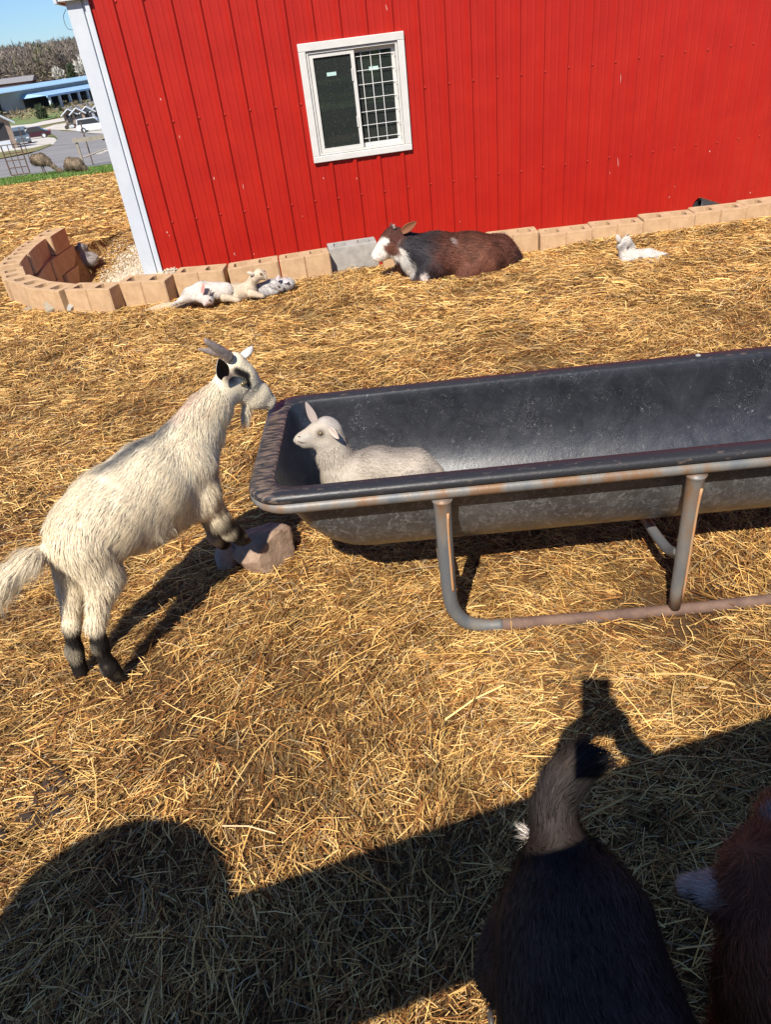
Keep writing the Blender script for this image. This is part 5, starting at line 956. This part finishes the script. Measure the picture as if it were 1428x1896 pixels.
# manure heap in front of the lone kid
def clods(name, pts, label, col, s, seed, grp=None):
    r = np.random.default_rng(seed); m = MB(); c0 = G(*pts[0]); z_ = hz(c0[0], c0[1])
    m = []; 
    import bmesh
    bm = bmesh.new()
    for (px, py) in pts:
        c = G(px, py); c[2] = hz(c[0], c[1])
        for k in range(9):
            q = c+r.normal(0, s*1.0, 3)*[1.4, 1, .25]; q[2] = max(q[2], c[2]); rr = s*r.uniform(.35, .9); res = bmesh.ops.create_icosphere(bm, subdivisions=2, radius=rr, matrix=Matrix.Translation(Vector(q-c0)))
            for v in res['verts']: d = np.array(v.co); v.co = Vector(d*(1)+.18*rr*np.sin(d*140+k))
    me = bpy.data.meshes.new(name); bm.to_mesh(me); bm.free(); me.materials.append(mat('dung '+name, col, .95, tuple(q*1.7 for q in col), 40, 6, .003, 90)); o = bpy.data.objects.new(name, me); COL.objects.link(o); o.location = c0; return tag(o, label, 'manure', grp, 'stuff')
clods('manure', [(1170, 490), (1185, 488), (1200, 490), (1213, 484)], 'brown manure crumbs in front of the lone white kid', (.16, .10, .06), .035, 3)
clods('manure', [(95, 1475), (80, 1495), (108, 1500), (65, 1520), (110, 1460)], 'dark clods put in for a shadowed hole in the straw at the lower left', (.030, .019, .013), .024, 6)  # near-black clods imitate the shade of a hollow in the straw
clods('manure', [(345, 1265), (362, 1272)], 'small dark dung pellets right of the hind hooves', (.06, .05, .05), .006, 8)
clods('manure', [(140, 688), (155, 690)], 'small dark dung patch on the straw left of the goat head', (.05, .03, .02), .03, 9)

# ---- emus on the grass
EMU = [(.20, .15, .10), (.30, .23, .16), (.14, .10, .07)]
def emu(foot, phi, sc, label, body, neck, legs):
    o = drop(*foot); t = thing('emu', label, 'emu', tuple(o), 'emus grazing on the grass strip'); c, s = math.cos(phi), math.sin(phi); L = lambda u, v, z: o+np.array([c*u-s*v, s*u+c*v, z])*sc; n_ = np.array([-s, c, 0]); pr = []
    for seq in (body, neck):
        for q, w_ in zip(seq[:-1], seq[1:]): pr.append((L(*q[:3]), q[3]*sc, L(*w_[:3]), w_[3]*sc, 1., n_))
    coat('body', t, o, pr, .03*sc, .08, lambda P: np.array(EMU[0])*(1+.6*n3(P, 9, 2))[:, None], 6000, .15*sc, .018, lift=.15, jit=.3, droop=.6, var=.35)
    for sg in legs: MB().tube([L(.05, .13*sg, .75), L(-.02, .13*sg, .42), L(.06, .13*sg, .02)], [.06*sc, .028*sc, .022*sc], 6, smoothn=2).build('leg', IRON, t, o, True)
    h_ = neck[-1]; b_ = MB().tube([L(h_[0], h_[1], h_[2]), L(h_[0]+.12, h_[1], h_[2]-.03)], [.03*sc, .006], 6).build('beak', DARK, t, o, True); return t
emu((84, 326), -.08, .66, 'brown emu walking with its neck stretched down to the grass', [(-.55, 0, .85, .10), (-.3, 0, 1.0, .27), (.1, 0, .98, .31), (.42, 0, .85, .20)], [(.42, 0, .85, .15), (.7, 0, .55, .09), (.95, 0, .30, .06), (1.12, 0, .28, .065)], (-1, 1))
emu((142, 322), .1, .60, 'paler emu crouching with drooping feathers right of the walking emu', [(-.5, 0, .45, .16), (-.2, 0, .62, .30), (.2, 0, .55, .30), (.5, 0, .32, .16)], [(.5, 0, .35, .12), (.62, 0, .16, .08), (.75, 0, .08, .05)], (-1, 1))
o_ = drop(204, 284); t = thing('bird', 'small black bird standing by the pale boulders', 'bird', tuple(o_)); coat('body', t, o_, [(o_+[-.2, 0, .8], .06, o_+[.05, 0, .9], .16, 1., np.array([0, 1, 0])), (o_+[.05, 0, .9], .14, o_+[.25, 0, 1.15], .07, 1., np.array([0, 1, 0])), (o_+[.0, 0, .8], .05, o_+[.0, 0, .35], .02, 1., np.array([0, 1, 0]))], .025, .05, lambda P: np.tile((.03, .025, .025), (len(P), 1)), 500, .06, .01)

# ---- dark goat in the foreground seen from above
org = G(1060, 1700, 0.); ft = thing('goat', 'dark brown goat seen from above in the foreground with its tail curled up', 'goat', tuple(org)); X_ = np.array([1., 0, 0])
c0 = G(1045, 1612, .50); c1 = G(1064, 1700, .485); c2 = G(1085, 1840, .47); c3 = c2+[.03, -.22, -.0]; c4 = c3+[.02, -.2, .03]
P_ = [(c0, .055, c1, .106, 1., X_), (c1, .106, c2, .116, 1., X_), (c2, .116, c3, .122, 1., X_), (c3, .13, c4, .11, 1., X_), (c4, .08, c4+[.03, -.16, -.10], .06, .8, X_), (c4+[.03, -.16, -.10], .06, c4+[.03, -.25, -.16], .035, .8, X_), (c1-[0, 0, .07], .10, c2-[0, 0, .09], .118, 1.05, X_),
      (G(1035, 1590, .53), .034, G(1030, 1545, .57), .029, 1., X_), (G(1030, 1545, .57), .029, G(1022, 1500, .60), .025, 1., X_), (G(1022, 1500, .60), .025, G(1046, 1445, .64), .026, 1., X_), (G(1046, 1445, .64), .028, G(1080, 1412, .655), .026, 1., X_), (G(1080, 1412, .655), .028, G(1112, 1418, .65), .012, 1., X_)]
for sx in (-.095, .085):
    b_ = c1+[sx*.8, .02, -.10]; P_ += [(b_, .060, b_+[sx*.2, .02, -.14], .05, 1., X_), (b_+[sx*.2, .02, -.14], .045, b_+[sx*.2, .06, -.22], .024, 1., X_), ((b_+[sx*.2, .06, -.22]), .022, np.array([b_[0]+sx*.2, b_[1]+.04, .03]), .018, 1., X_)]
    b_ = c4+[sx*.8, .02, -.10]; P_ += [(b_, .05, b_+[0, 0, -.2], .026, 1., X_), (b_+[0, 0, -.2], .024, np.array([b_[0], b_[1], .03]), .018, 1., X_)]
fcol = lambda P: paint(P, (.052, .036, .028), [([G(1035, 1590, .55), G(1020, 1500, .6)], .06, (.020, .014, .012), .9), ([G(1022, 1500, .62), G(1030, 1470, .64)], .035, (.034, .028, .027), .9), ([G(1075, 1440, .64), G(1100, 1400, .66)], .042, (.015, .013, .013), .6), (G(1118, 1414, .655), .018, (.50, .30, .16), .8), (G(968, 1530, .52), .016, (.75, .68, .6), .6)], 20)  # black patch on the tail curl paints in the phone's shadow
coat('body', ft, org, P_, .0065, .035, fcol, 80000, .016, .0011, lift=.22, jit=.14, lenf=lambda P: np.where(P[:, 1] > .585, 1.7, 1.), droop=.1, var=.50)
# white tuft at the hip
tf = [(G(982, 1545, .53), .010, G(974, 1537, .53), .002, 1., X_)]; coat('hip_tuft', ft, org, tf, .004, .008, lambda P: np.tile((.62, .54, .46), (len(P), 1)), 110, .022, .0009, lift=.3, jit=.2)
for sx in (-.095, .085):
    b_ = c1+[sx*1.2, .06, 0]; hoof(ft, org, (b_[0], b_[1], .0), (0, -1, 0), .02); b_ = c4+[sx*.8, .02, 0]; hoof(ft, org, (b_[0], b_[1], .0), (0, -1, 0), .02)

# ---- reddish brown goat at the right edge seen from above
org = G(1444, 1700, 0.); rt = thing('goat', 'reddish brown goat with a white tipped ear at the lower right edge', 'goat', tuple(org))
h0 = G(1429, 1625, .53); h1 = G(1464, 1545, .52); nk = G(1479, 1760, .50); b1 = G(1524, 1860, .46); b2 = b1+[.03, -.35, 0]
P_ = [(h0, .058, h1, .040, 1., X_), (h1, .040, h1+[.01, .05, -.02], .028, 1., X_), (h0, .060, nk, .075, .95, X_), (nk, .08, b1, .12, 1., X_), (b1, .135, b2, .14, 1., X_), (G(1394, 1655, .53), .035, G(1354, 1665, .52), .026, 1., X_)]
for sx in (-.08, .08):
    for bb in (b1, b2): P_ += [(bb+[sx, 0, -.08], .05, bb+[sx, .02, -.25], .026, 1., X_), (bb+[sx, .02, -.25], .024, np.array([bb[0]+sx, bb[1]+.02, .02]), .018, 1., X_)]
rcol = lambda P: paint(P, (.24, .085, .036), [(G(1472, 1530, .56), .035, (.45, .40, .36), .6), ([G(1484, 1700, .5), b2], .10, (.09, .04, .03), 1.4)], 20)*(1+.2*n3(P, 25, 2))[:, None]
coat('body', rt, org, P_, .0065, .03, rcol, 60000, .024, .0013, lift=.4, jit=.3, droop=.1, var=.25)
Z_ = np.array([0, .35, 1.]); Z_ /= np.linalg.norm(Z_); E_ = [(G(1369, 1668, .525), .024, G(1336, 1655, .52), .032, .42, Z_), (G(1336, 1655, .52), .032, G(1298, 1646, .51), .022, .42, Z_)]
coat('ear', rt, org, E_, .005, .015, lambda P: paint(P, (.22, .09, .045), [([G(1286, 1640, .52), G(1349, 1625, .53)], .034, (.62, .50, .38), .5), (G(1302, 1672, .51), .018, (.03, .02, .02), .6)], 20), 7000, .016, .0011, lift=.35, jit=.3)

# ================================================================== BEHIND THE LENS: the photographer, plus an unseen fence and companion shaped for their shadows
BRD = mat('grey fence board', (.30, .25, .20), .85, (.38, .33, .27), 6, 8, stretch=(1, 1, 8)); fz = 1.35
def sh(gx_, gy_, z): k = z/SUNV[2]; return np.array([gx_+SUNV[0]*k, gy_+SUNV[1]*k, z])
def shl(p): return p
A = sh(-.348, .905, fz); B = sh(.94, 1.18, fz); fd = (B-A)[:2]; fd /= np.linalg.norm(fd); fo = A.copy(); fr = math.atan2(fd[1], fd[0]); t = thing('shadow_fence', 'unseen board fence added for the shadow band across the foreground', 'fence', (fo[0], fo[1], 0)); og = np.array([fo[0], fo[1], 0])  # unseen fence, placed back along the sun from the shadow edge it casts
for i in range(3): m = MB(); c = fo+np.array([fd[0]*.3, fd[1]*.3, -.07-.1405*i]); m.box(c, (5.2, .022, .1385), rz=fr, bev=.002); m.build('board', BRD, t, og)
for u in (-2.2, -.9, 1.55, 2.8): m = MB(); m.box((fo[0]+fd[0]*u+fd[1]*.06, fo[1]+fd[1]*u-fd[0]*.06, fz/2-.01), (.09, .09, fz-.02), rz=fr, bev=.003); m.build('post', BRD, t, og)
SKIN = (.55, .34, .25)
def person(name, label, prs, cf, org, hair, hairc):
    t = thing(name, label, 'person', tuple(org)); X = np.array([1., 0, 0]); P = [(np.array(a, float)+org, ra, np.array(b, float)+org, rb, s, X) for a, ra, b, rb, s in prs]; coat('body', t, org, P, .012, .03, cf)
    P = [(np.array(a, float)+org, ra, np.array(b, float)+org, rb, s, X) for a, ra, b, rb, s in hair]; coat('hair', t, org, P, .01, .02, lambda Q: np.tile(hairc, (len(Q), 1))); return t
def pcol(org, shirt, pants, hands):
    def f(P):
        z = P[:, 2]; c = np.tile(shirt, (len(P), 1)); c = np.where((z < .92)[:, None], np.array(pants), c); c = np.where((z < .09)[:, None], np.array((.08, .07, .06)), c); c = np.where((z > 1.44)[:, None] & (np.abs(P[:, 1]-org[1])[:, None] < .16), np.array(SKIN), c)
        for h in hands: c = np.where((np.linalg.norm(P-np.array(h), axis=1) < .12)[:, None], np.array(SKIN), c)
        return c
    return f
def legs_torso():
    o = []
    for s in (-1, 1): o += [((s*.10, .0, .92), .095, (s*.11, .02, .48), .06, 1.), ((s*.11, .02, .48), .058, (s*.12, 0, .09), .042, 1.), ((s*.12, -.04, .045), .040, (s*.13, .13, .035), .032, 1.)]
    return o+[((0, 0, .92), .13, (0, 0, 1.15), .125, 1.2), ((0, 0, 1.15), .125, (0, 0, 1.34), .125, 1.35), ((-.15, 0, 1.38), .06, (.15, 0, 1.38), .06, 1.), ((0, 0, 1.40), .055, (0, .01, 1.50), .05, 1.), ((0, .015, 1.60), .092, (0, .03, 1.53), .062, .85), ((0, .115, 1.575), .014, (0, .10, 1.60), .008, 1.)]
def handp(w_, f, s):   # palm and five fingers curled towards direction f
    w_ = np.array(w_, float); f = np.array(f, float); f /= np.linalg.norm(f); sd = np.array([s*1., 0, 0]); o = [(w_, .024, w_+f*.07, .030, 1.)]
    for i in range(4): b = w_+f*.075+np.array([0, 0, .028-.019*i]); l = [.058, .065, .06, .045][i]; k = b+f*l*.5; o += [(b, .009, k, .0085, 1.), (k, .0085, k+f*l*.35-sd*l*.5, .0075, 1.)]
    return o+[(w_+f*.02, .012, w_+f*.045+np.array([0, 0, .045])-sd*.02, .009, 1.)]
po = np.array([.30, -.50, 0.]); pr = legs_torso(); pho = np.array([.022, -.012, 0])
w_ = np.array([.085, -.085, 1.46])-po; f = np.array([-.25, .35, .85]); el = np.array([.16, .12, 1.16]); pr += [((.18, 0, 1.37), .055, tuple(el), .042, 1.), (tuple(el), .042, tuple(w_), .030, 1.)]+handp(w_, f, 1)
pr += [((-.18, 0, 1.37), .055, (-.20, .06, 1.12), .042, 1.), ((-.20, .06, 1.12), .040, (-.16, .26, .98), .026, 1.)]+handp((-.16, .26, .98), (.1, .8, .2), -1)
person('person', 'adult in a blue shirt holding a phone over the board fence', pr, pcol(po, (.08, .14, .28), (.06, .07, .11), [(.06, -.05, 1.52), po+[-.15, .32, 1.0]]), po, [((0, -.02, 1.64), .10, (0, -.05, 1.52), .07, .9)], (.10, .06, .04))
# phone: just behind the lens, in the picture's own tilt
pc = np.array([0, 0, CAM_H])-FW*.0085-UC*.055+RC*.02; m = MB(); m.box(pc, (.084, .160, .009), ax=[RC, UC, FW], bev=.002); t = thing('phone', 'dark phone held up by the person in the blue shirt', 'phone', tuple(pc)); m.build('case', DARK, t, pc); m = MB(); m.box(pc-FW*.0046, (.070, .150, .001), ax=[RC, UC, FW]); m.build('screen', mat('phone glass', (.02, .02, .025), .08), t, pc)
# unseen companion added for the rounded shadow, hat brim sized to cast it
hz_ = 1.62; hc = sh(-.715, .865, hz_); po2 = np.array([hc[0], hc[1]-.02, 0.]); pr = legs_torso()
for s in (-1, 1): pr += [((s*.18, 0, 1.37), .055, (s*.24, .02, 1.08), .040, 1.), ((s*.24, .02, 1.08), .038, (s*.22, .12, .86), .026, 1.)]+handp((s*.22, .12, .86), (0, .3, -.9), s)
person('person', 'unseen adult in a tan shirt and straw hat added for the rounded shadow', pr, pcol(po2, (.45, .36, .25), (.10, .12, .18), [po2+[.22, .15, .80], po2+[-.22, .15, .80]]), po2, [((0, -.02, 1.62), .095, (0, -.05, 1.45), .08, .95)], (.22, .14, .08))
m = MB(); V = []; F = []; prof = [(.0, .135), (.06, .13), (.10, .10), (.115, .01), (.18, .0), (.275, -.02), (.275, -.026), (.18, -.008), (.12, -.004)]
for i in range(32):
    th = 2*math.pi*i/32
    for r_h, z_h in prof: V.append(hc+np.array([math.cos(th)*r_h*1.02, math.sin(th)*r_h*.98, z_h+.01*math.sin(2*th)*(r_h > .2)]))
n = len(prof)
for i in range(32):
    for j in range(n-1): F.append((i*n+j, ((i+1) % 32)*n+j, ((i+1) % 32)*n+j+1, i*n+j+1))
tag(obj('shadow_hat', V, F, mat('woven straw', (.60, .46, .26), .7, (.50, .37, .2), 60), None, hc, True), 'unseen wide brimmed straw hat shaped to cast the rounded shadow', 'hat')
